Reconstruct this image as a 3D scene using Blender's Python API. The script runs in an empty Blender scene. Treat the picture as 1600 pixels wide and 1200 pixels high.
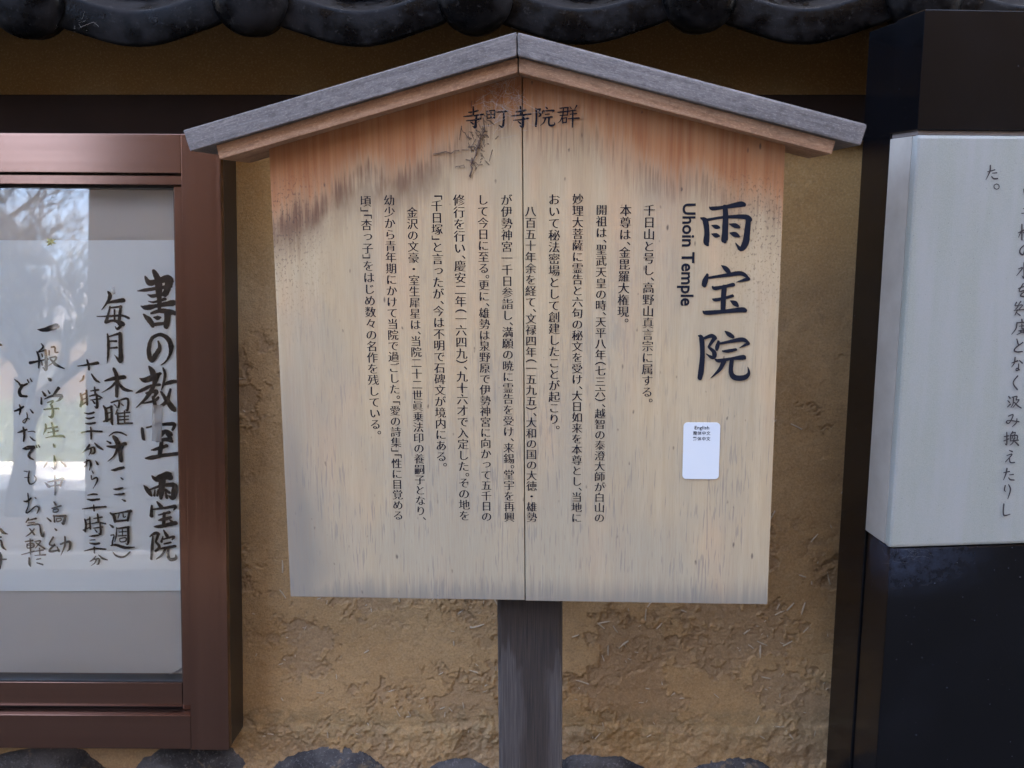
import bpy, bmesh, math, random
import numpy as np
from mathutils import Vector, Matrix
from math import radians as rad

random.seed(7)
SC = bpy.context.scene
COL = SC.collection

# ------------------------------------------------------------------ camera
cam_d = bpy.data.cameras.new('camera')
cam_d.sensor_width = 36.0
cam_d.lens = 35.37
cam_d.clip_start = 0.05
cam_d.clip_end = 2000
cam_d.dof.use_dof = True
cam_d.dof.focus_distance = 1.22
cam_d.dof.aperture_fstop = 9.0
cam = bpy.data.objects.new('camera', cam_d)
COL.objects.link(cam)
cam.location = (0, 0, 1.5)
cam.rotation_euler = (rad(90 - 10.1), 0, 0)
SC.camera = cam

# ------------------------------------------------------------------ sky, sun, exposure
SUN_AZ, SUN_EL = rad(14), rad(31)          # from +Y towards +X
world = bpy.data.worlds.new('World')
SC.world = world
world.use_nodes = True
wn = world.node_tree.nodes
sky = wn.new('ShaderNodeTexSky')
sky.sky_type = 'NISHITA'
sky.sun_disc = False
sky.sun_elevation = SUN_EL
sky.sun_rotation = SUN_AZ
sky.air_density = 0.6
sky.dust_density = 8.0
sky.ozone_density = 0.0
bgn = wn['Background']
bgn.inputs['Strength'].default_value = 0.15
world.node_tree.links.new(sky.outputs[0], bgn.inputs[0])
sun_d = bpy.data.lights.new('sun', 'SUN')
sun_d.energy = 4.5
sun_d.angle = rad(0.6)
sun_d.color = (1.0, 0.95, 0.87)
sun = bpy.data.objects.new('sun', sun_d)
COL.objects.link(sun)
sd = Vector((math.sin(SUN_AZ) * math.cos(SUN_EL), math.cos(SUN_AZ) * math.cos(SUN_EL), math.sin(SUN_EL)))
sun.rotation_euler = sd.to_track_quat('Z', 'Y').to_euler()
SC.view_settings.view_transform = 'Standard'
SC.view_settings.look = 'None'
SC.view_settings.exposure = 5.15
SC.view_settings.gamma = 1
SC.view_settings.use_curve_mapping = False
SC.cycles.max_bounces = 8

# ------------------------------------------------------------------ helpers
def link(o, parent=None):
    COL.objects.link(o)
    if parent is not None:
        o.parent = parent
    return o

def thing(name, label, cat, mat=None, group=None):
    o = bpy.data.objects.new(name, None)
    o.empty_display_size = 0.1
    link(o)
    if mat is not None:
        o.matrix_world = mat
    o['label'] = label
    o['category'] = cat
    if group:
        o['group'] = group
    return o

def frame(o, u, w):
    """Matrix with origin o, x = u (right), y = w (up), z = towards the street."""
    u = Vector(u).normalized(); w = Vector(w)
    w = (w - w.dot(u) * u).normalized()
    n = u.cross(w)
    m = Matrix((u, w, n)).transposed().to_4x4()
    m.translation = Vector(o)
    return m

def from_bm(name, bm, mat, parent=None, smooth=False):
    me = bpy.data.meshes.new(name)
    bm.to_mesh(me); bm.free()
    if smooth:
        for p in me.polygons: p.use_smooth = True
    me.materials.append(mat)
    return link(bpy.data.objects.new(name, me), parent)

def from_data(name, v, f, mat, parent=None, smooth=False):
    me = bpy.data.meshes.new(name)
    me.from_pydata(v, [], f)
    if smooth:
        for p in me.polygons: p.use_smooth = True
    me.materials.append(mat)
    return link(bpy.data.objects.new(name, me), parent)

def bevel(bm, b, seg=2):
    if b > 0:
        bmesh.ops.bevel(bm, geom=bm.edges[:], offset=b, segments=seg, affect='EDGES', profile=0.6)

def box_bm(x0, x1, y0, y1, z0, z1, b=0.0, bm=None):
    own = bm is None
    if own: bm = bmesh.new()
    r = bmesh.ops.create_cube(bm, size=1)
    for v in r['verts']:
        v.co = ((x0 + x1) / 2 + v.co.x * (x1 - x0), (y0 + y1) / 2 + v.co.y * (y1 - y0), (z0 + z1) / 2 + v.co.z * (z1 - z0))
    if own: bevel(bm, b)
    return bm

def box(name, x0, x1, y0, y1, z0, z1, mat, parent=None, b=0.001):
    return from_bm(name, box_bm(x0, x1, y0, y1, z0, z1, b), mat, parent)

def prism_bm(pts, z0, z1, b=0.0):
    bm = bmesh.new()
    n = len(pts)
    a = [bm.verts.new((p[0], p[1], z0)) for p in pts]
    c = [bm.verts.new((p[0], p[1], z1)) for p in pts]
    bm.faces.new(a[::-1]); bm.faces.new(c)
    for i in range(n):
        bm.faces.new((a[i], a[(i + 1) % n], c[(i + 1) % n], c[i]))
    bmesh.ops.recalc_face_normals(bm, faces=bm.faces[:])
    bevel(bm, b)
    return bm

def tube_data(pts, rad_, n=6, V=None, F=None):
    """Append a tapered tube through pts (Vectors) with radii rad_."""
    if V is None: V, F = [], []
    base = len(V)
    for i, p in enumerate(pts):
        d = (pts[min(i + 1, len(pts) - 1)] - pts[max(i - 1, 0)])
        if d.length < 1e-9: d = Vector((0, 0, 1))
        d.normalize()
        s = d.cross(Vector((0.31, 0.2, 0.93)))
        if s.length < 1e-3: s = d.cross(Vector((1, 0, 0)))
        s.normalize(); t = d.cross(s)
        for k in range(n):
            a = 2 * math.pi * k / n
            V.append(tuple(p + (s * math.cos(a) + t * math.sin(a)) * rad_[i]))
    for i in range(len(pts) - 1):
        for k in range(n):
            a = base + i * n + k; b_ = base + i * n + (k + 1) % n
            F.append((a, b_, b_ + n, a + n))
    return V, F

# numpy value noise
_rs = np.random.RandomState(11)
_LAT = _rs.rand(256, 256)
def vnoise(x, y, seed=0):
    x = x + seed * 17.31; y = y + seed * 9.77
    xi = np.floor(x).astype(int); yi = np.floor(y).astype(int)
    fx = x - xi; fy = y - yi
    fx = fx * fx * (3 - 2 * fx); fy = fy * fy * (3 - 2 * fy)
    g = lambda a, b: _LAT[(a + seed * 31) & 255, (b + seed * 53) & 255]
    return (g(xi, yi) * (1 - fx) + g(xi + 1, yi) * fx) * (1 - fy) + (g(xi, yi + 1) * (1 - fx) + g(xi + 1, yi + 1) * fx) * fy
def fbm(x, y, seed=0, octv=4, gain=0.5):
    s = 0; a = 1; t = 0
    for k in range(octv):
        s = s + a * vnoise(x * 2 ** k, y * 2 ** k, seed + k); t += a; a *= gain
    return s / t
def sstep(a, b, x):
    t = np.clip((x - a) / (b - a), 0, 1)
    return t * t * (3 - 2 * t)

# ---- node helpers
KEEP = ('washi_paper', 'grey_backing_cloth', 'clear_tape', 'strip_paper', 'asphalt', 'white_gravel', 'earth', 'kerb_concrete', 'bark', 'hedge_leaf', 'hedge_inside', 'hall_plaster', 'dark_timber', 'house_roof_tiles', 'window_glass')
class NT:
    def __init__(s, name):
        s.f = 1.0 if name in KEEP else 0.76
        s.m = bpy.data.materials.new(name)
        s.m.use_nodes = True
        s.t = s.m.node_tree
        s.b = s.t.nodes['Principled BSDF']
        s.out = s.t.nodes['Material Output']
    def n(s, typ, **k):
        nd = s.t.nodes.new('ShaderNode' + typ)
        for a, v in k.items(): setattr(nd, a, v)
        return nd
    def put(s, sock, v):
        if isinstance(v, bpy.types.NodeSocket): s.t.links.new(v, sock)
        elif isinstance(v, (tuple, list)) and len(v) == 3 and sock.type == 'RGBA': sock.default_value = (*v, 1)
        else: sock.default_value = v
    def coord(s, kind='Object'):
        return s.n('TexCoord').outputs[kind]
    def xyz(s, v):
        q = s.n('SeparateXYZ'); s.put(q.inputs[0], v); return q.outputs
    def scale(s, v, sc, off=(0, 0, 0)):
        q = s.n('Mapping'); s.put(q.inputs['Vector'], v); q.inputs['Scale'].default_value = sc; q.inputs['Location'].default_value = off
        return q.outputs[0]
    def noise(s, v, sc=1.0, det=3.0, rough=0.55, dist=0.0):
        q = s.n('TexNoise'); s.put(q.inputs['Vector'], v)
        q.inputs['Scale'].default_value = sc; q.inputs['Detail'].default_value = det
        q.inputs['Roughness'].default_value = rough; q.inputs['Distortion'].default_value = dist
        return q.outputs['Fac']
    def vor(s, v, sc=1.0, feature='F1'):
        q = s.n('TexVoronoi', feature=feature); s.put(q.inputs['Vector'], v); q.inputs['Scale'].default_value = sc
        return q.outputs['Distance']
    def math(s, op, a, b=None, c=None):
        q = s.n('Math', operation=op)
        s.put(q.inputs[0], a)
        if b is not None: s.put(q.inputs[1], b)
        if c is not None: s.put(q.inputs[2], c)
        return q.outputs[0]
    def step(s, x, a, b, lo=0.0, hi=1.0):
        q = s.n('MapRange', interpolation_type='SMOOTHSTEP')
        s.put(q.inputs[0], x)
        if a > b: a, b, lo, hi = b, a, hi, lo
        q.inputs[1].default_value = a; q.inputs[2].default_value = b
        q.inputs[3].default_value = lo; q.inputs[4].default_value = hi
        return q.outputs[0]
    def mix(s, f, a, b, mode='MIX'):
        q = s.n('Mix', data_type='RGBA', blend_type=mode)
        s.put(q.inputs[0], f); s.put(q.inputs[6], a); s.put(q.inputs[7], b)
        return q.outputs[2]
    def bump(s, h, strength=0.3, dist=0.001):
        q = s.n('Bump'); s.put(q.inputs['Height'], h)
        q.inputs['Strength'].default_value = strength; q.inputs['Distance'].default_value = dist
        s.put(s.b.inputs['Normal'], q.outputs[0])
        return q
    def set(s, color=None, rough=None, metal=None, spec=None, coat=None):
        if color is not None:
            if isinstance(color, tuple): color = tuple(k * s.f for k in color)
            elif s.f != 1.0: color = s.mix(1.0, color, (s.f,) * 3, 'MULTIPLY')
            s.put(s.b.inputs['Base Color'], color)
        if rough is not None: s.put(s.b.inputs['Roughness'], rough)
        if metal is not None: s.put(s.b.inputs['Metallic'], metal)
        if spec is not None: s.put(s.b.inputs['Specular IOR Level'], spec)
        if coat is not None: s.put(s.b.inputs['Coat Weight'], coat)
        return s.m

def simple(name, col, rough=0.7, metal=0.0, nsc=0, namt=0.15, bump=0.0, bsc=200):
    t = NT(name)
    c = t.coord()
    if nsc:
        f = t.noise(c, nsc, 4)
        col2 = tuple(min(1, x * (1 + namt)) for x in col); col1 = tuple(x * (1 - namt) for x in col)
        color = t.mix(f, col1, col2)
    else:
        color = col
    if bump: t.bump(t.noise(c, bsc, 3), bump, 0.001)
    return t.set(color, rough, metal)

# brush strokes, 0.1 mm: x,y,width on their own sheet
STROKES = {
 'big': '''2006,4565,14 2039,4551,36 2163,4564,32 2323,4593,50 2373,4593,43
1916,4448,18 1962,4418,50 1983,4301,47 1980,4194,54 1992,4161,32
1988,4430,25 2166,4457,25 2380,4460,43 2444,4432,46
2429,4441,46 2418,4281,54 2404,4173,61 2356,4111,43 2297,4178,7
2172,4568,43 2181,4461,50 2180,4300,54 2177,4211,61 2180,4193,36
2035,4369,11 2080,4354,39 2112,4347,25
2037,4276,11 2082,4261,43 2115,4254,22
2226,4382,11 2285,4366,43 2331,4348,25
2234,4286,11 2283,4271,47 2330,4249,25
2155,3931,11 2192,3904,40 2229,3867,43
2000,3832,25 1979,3768,51 1967,3719,47
1996,3796,18 2185,3822,32 2365,3845,40 2457,3785,18
2448,3785,36 2385,3767,25 2323,3749,7
2058,3701,14 2090,3682,36 2189,3700,29 2287,3722,36
2066,3561,15 2102,3554,33 2192,3572,25 2282,3598,29
2189,3695,47 2183,3576,47 2182,3438,44
2262,3543,11 2306,3517,47 2340,3488,29
1964,3426,15 2006,3411,40 2197,3425,36 2377,3443,47 2423,3438,43
1922,3152,15 1953,3124,44 1969,2947,44 1959,2759,52 1946,2674,44
1968,3118,22 2059,3152,37 2105,3129,37
2096,3124,40 2047,3049,26 2035,3025,22
2035,3025,22 2091,2975,37 2101,2928,44 2074,2909,33 2009,2950,7
2212,3204,11 2250,3174,40 2296,3142,36
2143,3087,26 2130,3031,40 2125,2999,29
2143,3063,18 2261,3087,29 2406,3111,40 2481,3068,18
2471,3068,33 2427,3044,22 2377,3018,7
2191,2981,15 2255,2981,33 2337,2999,26
2112,2887,15 2158,2872,37 2285,2895,26 2413,2910,47 2435,2904,33
2209,2863,44 2161,2769,33 2068,2675,7
2295,2876,40 2289,2760,40 2310,2700,48 2365,2675,51 2448,2685,48 2488,2732,29 2475,2798,7''',
 'head': '''-570,5659,12 -568,5613,17 -569,5571,16
-619,5601,12 -567,5606,14 -519,5618,16
-677,5557,7 -629,5561,14 -532,5570,14 -458,5578,17
-647,5512,9 -568,5518,14 -489,5533,17
-534,5566,17 -544,5503,21 -550,5443,26 -582,5457,5
-599,5499,11 -573,5479,18
-427,5611,12 -419,5560,14 -415,5535,12
-427,5607,10 -383,5615,10 -335,5618,14
-335,5618,14 -339,5538,14
-406,5537,10 -336,5541,12
-376,5615,10 -377,5539,10
-414,5573,9 -340,5578,9
-322,5601,9 -253,5602,14 -199,5610,17
-235,5602,17 -240,5499,19 -254,5444,21 -293,5462,5
-56,5657,12 -52,5606,17 -53,5564,16
-103,5599,12 -52,5605,14 1,5616,16
-160,5556,7 -112,5560,14 -16,5569,14 56,5576,17
-130,5511,9 -51,5517,14 31,5531,17
-20,5566,17 -27,5505,21 -34,5446,26 -66,5456,5
-82,5498,10 -56,5478,17
111,5634,10 117,5596,19 117,5512,19 110,5449,21
121,5621,12 160,5627,14
160,5625,14 143,5591,10
143,5591,10 165,5566,16 147,5549,14
215,5647,7 234,5632,16
191,5612,10 182,5585,14
191,5603,9 251,5609,12 303,5610,14 308,5602,9 286,5590,4
212,5568,9 256,5573,12
186,5532,9 234,5537,12 286,5542,16
217,5532,16 199,5485,12 160,5452,4
256,5535,16 251,5485,16 260,5455,17 290,5451,19 315,5463,12 310,5488,3
371,5631,9 424,5636,12 463,5638,12
459,5638,12 455,5558,10
347,5589,9 407,5594,12 476,5600,10
373,5555,9 455,5560,10
411,5633,10 403,5559,12 377,5500,9 347,5475,3
399,5529,12 403,5475,12
399,5525,9 446,5531,10
446,5531,12 440,5483,12
403,5481,9 442,5484,10
481,5646,7 494,5625,10
554,5658,12 532,5620,7
476,5600,9 511,5606,10 545,5609,10
481,5566,9 554,5574,10
464,5520,9 511,5524,12 580,5526,14
511,5608,12 511,5515,16 508,5431,10''',
 'p1': '''-4994,-2961,41 -4941,-3082,67 -4932,-3230,67 -4929,-3360,48 -4933,-3490,30
-5117,-3035,19 -5063,-3119,56 -4951,-3100,48 -4801,-3063,71 -4784,-3119,74
-4787,-3082,67 -4820,-3230,63 -4853,-3286,48
-5230,-3234,9 -5121,-3221,34 -4935,-3193,34 -4766,-3165,37
-5086,-3286,11 -5012,-3304,34 -4825,-3267,34
-5079,-3379,9 -4995,-3388,22 -4845,-3345,30
-5187,-3444,11 -5109,-3468,48 -4941,-3434,37 -4763,-3406,56 -4707,-3397,48
-5149,-3564,22 -5067,-3648,56 -5032,-3723,37
-5046,-3546,22 -4924,-3512,41 -4775,-3527,48 -4710,-3546,45
-4813,-3546,67 -4845,-3732,49
-5010,-3602,15 -4954,-3611,41 -4917,-3602,19
-5041,-3704,37 -4835,-3686,34
-4957,-3937,19 -4941,-4031,37 -5005,-4143,49 -5054,-4209,37 -5089,-4143,45 -5090,-4031,37 -5046,-3900,34 -4942,-3844,37 -4840,-3881,41 -4777,-3993,49 -4799,-4124,30 -4857,-4218,17 -4928,-4271,6
-5229,-4458,11 -5154,-4481,49 -5022,-4434,49 -4936,-4387,26
-5093,-4293,22 -5048,-4368,56 -5023,-4481,45 -5034,-4546,26
-5290,-4665,11 -5195,-4622,34 -5081,-4565,30 -4950,-4546,26
-4946,-4387,26 -5025,-4537,34 -5123,-4706,34 -5292,-4872,8
-5140,-4669,26 -4999,-4640,38 -5039,-4725,23
-5048,-4725,30 -5023,-4838,34 -5034,-4923,26 -5062,-4895,8
-5200,-4810,11 -5030,-4772,26 -4973,-4725,23
-4897,-4312,19 -4871,-4406,30 -4903,-4556,19 -4933,-4627,8
-4903,-4546,22 -4789,-4509,41 -4724,-4499,34
-4801,-4612,23 -4862,-4782,34 -4996,-4876,15
-4934,-4650,23 -4861,-4763,45 -4761,-4895,53
-5017,-5022,18 -4958,-5094,45
-5213,-5165,28 -5201,-5298,37 -5181,-5329,14
-5152,-5155,16 -4968,-5114,24 -4765,-5104,37 -4787,-5185,24
-5043,-5247,14 -4889,-5206,37 -4809,-5247,41
-4910,-5226,33 -5015,-5343,20
-5015,-5343,24 -4872,-5318,41 -4801,-5343,37
-4870,-5247,24 -4811,-5308,37
-5089,-5472,14 -4997,-5451,37 -4874,-5410,37
-4944,-5349,37 -4967,-5482,41 -4984,-5564,33
-5180,-5589,14 -5102,-5581,41 -4898,-5544,33 -4775,-5527,37 -4714,-5523,33
-5089,-5842,18 -5028,-5883,57 -4884,-5831,77 -4844,-5852,73
-4947,-5872,69 -4962,-6078,53 -4974,-6161,29
-5210,-5975,10 -5155,-6047,49 -5106,-6120,24
-5134,-6037,16 -4949,-5975,29 -4786,-5965,45
-5053,-6037,12 -5065,-6120,24
-5008,-6037,14 -5024,-6120,24
-4910,-6037,29 -4850,-6078,29
-4766,-5986,57 -4800,-6140,57 -4871,-6120,10
-4901,-6078,18 -4888,-6151,29
-5027,-6212,18 -4967,-6285,41
-5103,-6264,20 -5113,-6409,41
-5080,-6316,16 -4916,-6295,25 -4773,-6274,33 -4794,-6326,14
-5011,-6398,14 -4856,-6357,29
-5013,-6475,14 -4941,-6461,33 -4838,-6430,25
-4929,-6378,33 -4943,-6543,33
-4849,-6471,18 -4789,-6523,37
-5076,-6564,14 -4984,-6558,37 -4768,-6512,41
-5100,-6699,18 -5115,-6865,29 -5129,-7031,25
-5141,-6709,14 -5068,-6657,33 -5018,-6668,33
-5018,-6668,33 -5061,-6782,20
-5061,-6782,20 -5012,-6855,29 -5065,-6917,25
-4945,-6616,14 -4896,-6699,37
-4957,-6709,14 -4979,-6782,25
-4968,-6751,14 -4804,-6709,25 -4825,-6751,14
-4939,-6813,18 -4847,-6792,20
-5023,-6886,14 -4910,-6865,25 -4786,-6844,29
-4920,-6875,29 -4974,-6969,25 -5057,-7031,10
-4879,-6865,25 -4892,-6969,29 -4863,-7036,33 -4780,-7021,29 -4779,-6969,10''',
 'p2': '''-5641,-3246,23 -5616,-3300,43 -5654,-3389,29 -5738,-3496,9
-5673,-3407,16 -5565,-3380,32 -5430,-3362,47
-5620,-3451,18 -5651,-3567,25 -5680,-3657,39
-5630,-3469,16 -5477,-3451,25
-5468,-3451,32 -5490,-3585,36 -5502,-3693,39
-5559,-3496,18 -5564,-3657,22
-5807,-3589,9 -5642,-3585,21 -5463,-3576,25 -5365,-3612,32
-5689,-3671,32 -5572,-3648,29 -5448,-3693,54
-5457,-3693,39 -5522,-3768,29 -5557,-3728,7
-5667,-3832,16 -5657,-3961,31 -5667,-4141,25 -5685,-4249,5
-5650,-3872,18 -5560,-3845,22 -5488,-3827,32
-5488,-3827,39 -5489,-3997,41 -5488,-4177,47 -5507,-4213,40 -5577,-4127,5
-5652,-3934,16 -5545,-3934,27
-5646,-4033,16 -5538,-4024,25
-5591,-4321,32 -5555,-4429,43 -5553,-4573,40 -5563,-4709,36
-5722,-4492,16 -5613,-4465,40 -5442,-4438,40
-5570,-4519,29 -5653,-4591,20 -5772,-4660,5
-5534,-4519,22 -5455,-4609,43 -5339,-4636,14
-5750,-4844,18 -5716,-4917,32 -5711,-5053,36
-5725,-4890,16 -5633,-4853,25
-5639,-4853,27 -5639,-5062,31 -5632,-5107,22
-5708,-4953,16 -5636,-4935,16
-5753,-5065,18 -5638,-5025,25
-5641,-4799,16 -5532,-4772,22 -5540,-4862,22 -5571,-4871,9
-5514,-4763,18 -5405,-4750,27 -5413,-4899,27 -5445,-4899,9
-5597,-4826,14 -5570,-4853,14
-5497,-4817,14 -5471,-4841,14
-5554,-4899,18 -5582,-4962,14
-5555,-4944,22 -5550,-5098,22
-5546,-4953,16 -5383,-4935,18
-5538,-4998,13 -5403,-4989,16
-5540,-5044,13 -5404,-5035,16
-5455,-4917,18 -5459,-5080,18
-5559,-5098,16 -5351,-5089,22
-5681,-5271,9 -5617,-5225,18 -5527,-5221,22 -5437,-5261,16
-5610,-5289,47 -5558,-5371,54 -5534,-5498,45 -5523,-5626,40
-5713,-5416,18 -5601,-5425,36 -5455,-5380,40
-5458,-5371,18 -5515,-5462,22
-5569,-5462,36 -5626,-5562,18 -5710,-5631,7
-5714,-5343,13 -5666,-5371,25
-5668,-5757,9 -5605,-5750,34 -5490,-5717,29
-5535,-5863,9 -5505,-5885,20
-5640,-6028,9 -5585,-6028,27 -5509,-6010,20
-5633,-6105,13 -5569,-6105,25 -5493,-6092,22
-5526,-6174,9 -5481,-6197,25
-5695,-6367,15 -5642,-6422,35 -5635,-6496,27
-5659,-6386,16 -5540,-6362,18 -5403,-6340,35
-5422,-6349,31 -5452,-6478,27
-5568,-6386,15 -5588,-6441,13
-5513,-6380,15 -5509,-6428,13 -5478,-6422,13
-5635,-6491,22 -5452,-6472,22
-5705,-6538,13 -5664,-6570,29
-5610,-6579,13 -5618,-6689,18 -5643,-6782,9
-5610,-6594,16 -5437,-6570,25
-5446,-6575,27 -5452,-6800,25 -5489,-6809,7
-5575,-6643,13 -5475,-6634,13
-5529,-6607,13 -5531,-6699,13
-5586,-6699,13 -5476,-6689,15
-5569,-6736,13 -5561,-6782,13 -5488,-6772,15 -5486,-6723,13 -5569,-6736,13
-5695,-6689,15 -5649,-6689,16 -5670,-6763,18 -5680,-6828,16
-5699,-6837,13 -5626,-6828,25 -5499,-6865,33 -5363,-6859,11
-5674,-6929,9 -5621,-6985,22 -5521,-7000,22 -5428,-6929,18''',
 'p3': '''-6097,-4285,11 -5967,-4267,22 -5814,-4240,34
-5965,-4198,18 -5946,-4267,25 -5942,-4335,22
-6017,-4420,18 -6036,-4474,22 -6079,-4505,9
-5908,-4396,14 -5857,-4474,29 -5795,-4515,13
-6070,-4672,20 -6055,-4772,32 -6075,-4853,27
-6061,-4700,14 -5988,-4663,18
-5987,-4627,22 -5984,-4826,25
-6045,-4754,13 -5991,-4739,13
-6075,-4835,22 -5983,-4790,18
-5869,-4582,18 -5863,-4682,22
-5924,-4636,13 -5816,-4618,22
-5945,-4709,14 -5854,-4691,22 -5769,-4732,16
-5845,-4682,25 -5841,-4862,32 -5877,-4853,9
-5901,-4772,14 -5875,-4808,22
-5928,-4763,13 -5793,-4745,18
-6024,-4944,9 -5961,-4957,25 -5888,-4938,22
-6008,-5016,9 -5954,-5025,22 -5890,-5007,18
-6010,-5094,13 -5956,-5098,25 -5875,-5084,22
-5940,-5149,18 -5934,-5243,25 -5939,-5316,18
-6077,-5225,13 -5959,-5203,22 -5783,-5207,22
-5965,-5398,22 -6003,-5453,25 -6063,-5507,7
-5892,-5371,13 -5840,-5425,29 -5777,-5465,18
-5985,-5462,13 -5903,-5434,22 -5896,-5507,22 -5942,-5525,13
-5940,-5443,18 -5950,-5498,16 -5979,-5549,5
-6045,-5653,13 -5972,-5617,22 -5956,-5680,22 -5976,-5757,11
-6008,-5607,14 -6019,-5680,20 -6043,-5708,16
-5882,-5626,13 -5856,-5671,29
-5937,-5768,13 -5923,-5799,16
-5951,-5836,13 -5944,-5891,13 -5880,-5863,18 -5868,-5909,18 -5933,-6024,5
-6009,-6116,13 -5932,-6101,20 -5874,-6105,16
-6016,-6174,13 -5943,-6184,29 -5847,-6171,22
-6093,-6312,9 -5938,-6294,22 -5756,-6281,22
-5928,-6257,15 -5925,-6340,18
-6061,-6459,18 -6045,-6542,25 -6061,-6634,25
-6056,-6478,13 -5988,-6450,16
-5987,-6432,18 -5987,-6597,22
-6045,-6533,9 -5990,-6520,13
-6084,-6616,18 -5982,-6570,18
-5877,-6386,18 -5867,-6487,25
-5933,-6450,13 -5814,-6428,18
-5963,-6524,13 -5871,-6505,18 -5766,-6524,18
-5937,-6588,13 -5810,-6570,16
-5844,-6505,22 -5840,-6671,25 -5872,-6656,7
-5920,-6607,13 -5894,-6643,18
-6004,-6704,9 -5941,-6699,22 -5868,-6689,18
-5997,-6760,9 -5924,-6754,16
-6004,-6800,9 -5935,-6815,29 -5862,-6804,22
-6080,-6915,9 -5937,-6883,20 -5773,-6889,18
-5936,-6856,16 -5935,-6944,18
-5922,-6994,15 -5951,-7031,18 -6006,-7068,7
-5876,-6976,13 -5823,-7022,22 -5756,-7044,13
-5951,-7040,13 -5872,-7026,18 -5880,-7096,18 -5907,-7111,9
-5914,-7037,16 -5934,-7087,13 -5990,-7129,5''',
 'p4': '''-6641,-3772,11 -6552,-3777,47 -6386,-3730,60 -6370,-3734,44
-6598,-3969,11 -6576,-4020,22 -6640,-4075,11
-6664,-4083,19 -6636,-4177,25 -6648,-4311,14
-6649,-4090,14 -6538,-4059,22
-6546,-4059,28 -6539,-4177,31 -6547,-4334,35 -6585,-4303,11
-6764,-4240,35 -6653,-4216,19 -6510,-4185,19
-6595,-4114,14 -6588,-4153,16
-6603,-4224,14 -6595,-4271,16
-6491,-4067,16 -6493,-4130,14
-6458,-4020,19 -6411,-4020,19 -6405,-4090,16 -6366,-4090,14
-6486,-4169,14 -6399,-4153,19 -6417,-4208,19 -6514,-4287,6
-6479,-4185,16 -6403,-4263,31 -6282,-4322,8
-6519,-4453,11 -6492,-4476,44
-6604,-4642,14 -6567,-4697,32
-6525,-4626,11 -6503,-4666,22
-6374,-4595,38 -6432,-4674,25 -6472,-4705,11
-6623,-4729,16 -6623,-4816,25
-6576,-4748,11 -6465,-4705,25 -6338,-4705,35 -6372,-4761,22 -6420,-4784,6
-6539,-4800,11 -6459,-4776,22 -6500,-4832,14
-6484,-4832,25 -6464,-4919,28 -6482,-5006,32 -6534,-4990,6
-6589,-4895,16 -6486,-4884,19 -6384,-4884,22
-6575,-5102,16 -6575,-5173,25 -6612,-5249,8
-6551,-5165,11 -6408,-5141,19
-6485,-5086,22 -6465,-5189,28 -6460,-5276,19
-6545,-5224,11 -6402,-5197,16
-6579,-5297,8 -6467,-5276,19 -6341,-5272,25 -6310,-5292,14
-6471,-5388,16 -6459,-5420,32
-6467,-5553,16 -6458,-5644,33 -6464,-5739,25 -6509,-5717,7
-6570,-5653,18 -6618,-5717,9
-6371,-5635,13 -6309,-5699,25
-6468,-5836,16 -6463,-5973,25 -6473,-6110,16
-6607,-5936,13 -6554,-5991,36
-6570,-5927,13 -6470,-5909,18 -6351,-5881,33
-6361,-5891,25 -6391,-5982,18
-6554,-5991,18 -6390,-5964,16
-6489,-6211,16 -6463,-6257,22
-6519,-6303,16 -6391,-6266,16
-6501,-6321,13 -6503,-6358,13 -6439,-6349,13 -6438,-6312,13 -6501,-6321,13
-6495,-6404,16 -6489,-6496,22
-6504,-6413,16 -6332,-6413,31
-6338,-6422,31 -6366,-6524,29 -6389,-6505,7
-6460,-6450,13 -6458,-6491,13 -6401,-6478,13 -6400,-6446,13 -6460,-6450,13
-6593,-6441,13 -6543,-6487,22
-6489,-6594,13 -6466,-6616,22
-6514,-6717,22 -6572,-6819,18 -6491,-6837,16
-6499,-6819,18 -6576,-6920,26 -6438,-6902,18
-6464,-6856,13 -6439,-6920,22
-6418,-6819,16 -6289,-6782,29 -6286,-6874,25 -6321,-6920,9
-6350,-6708,16 -6354,-6837,22 -6413,-6976,7''',
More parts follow.
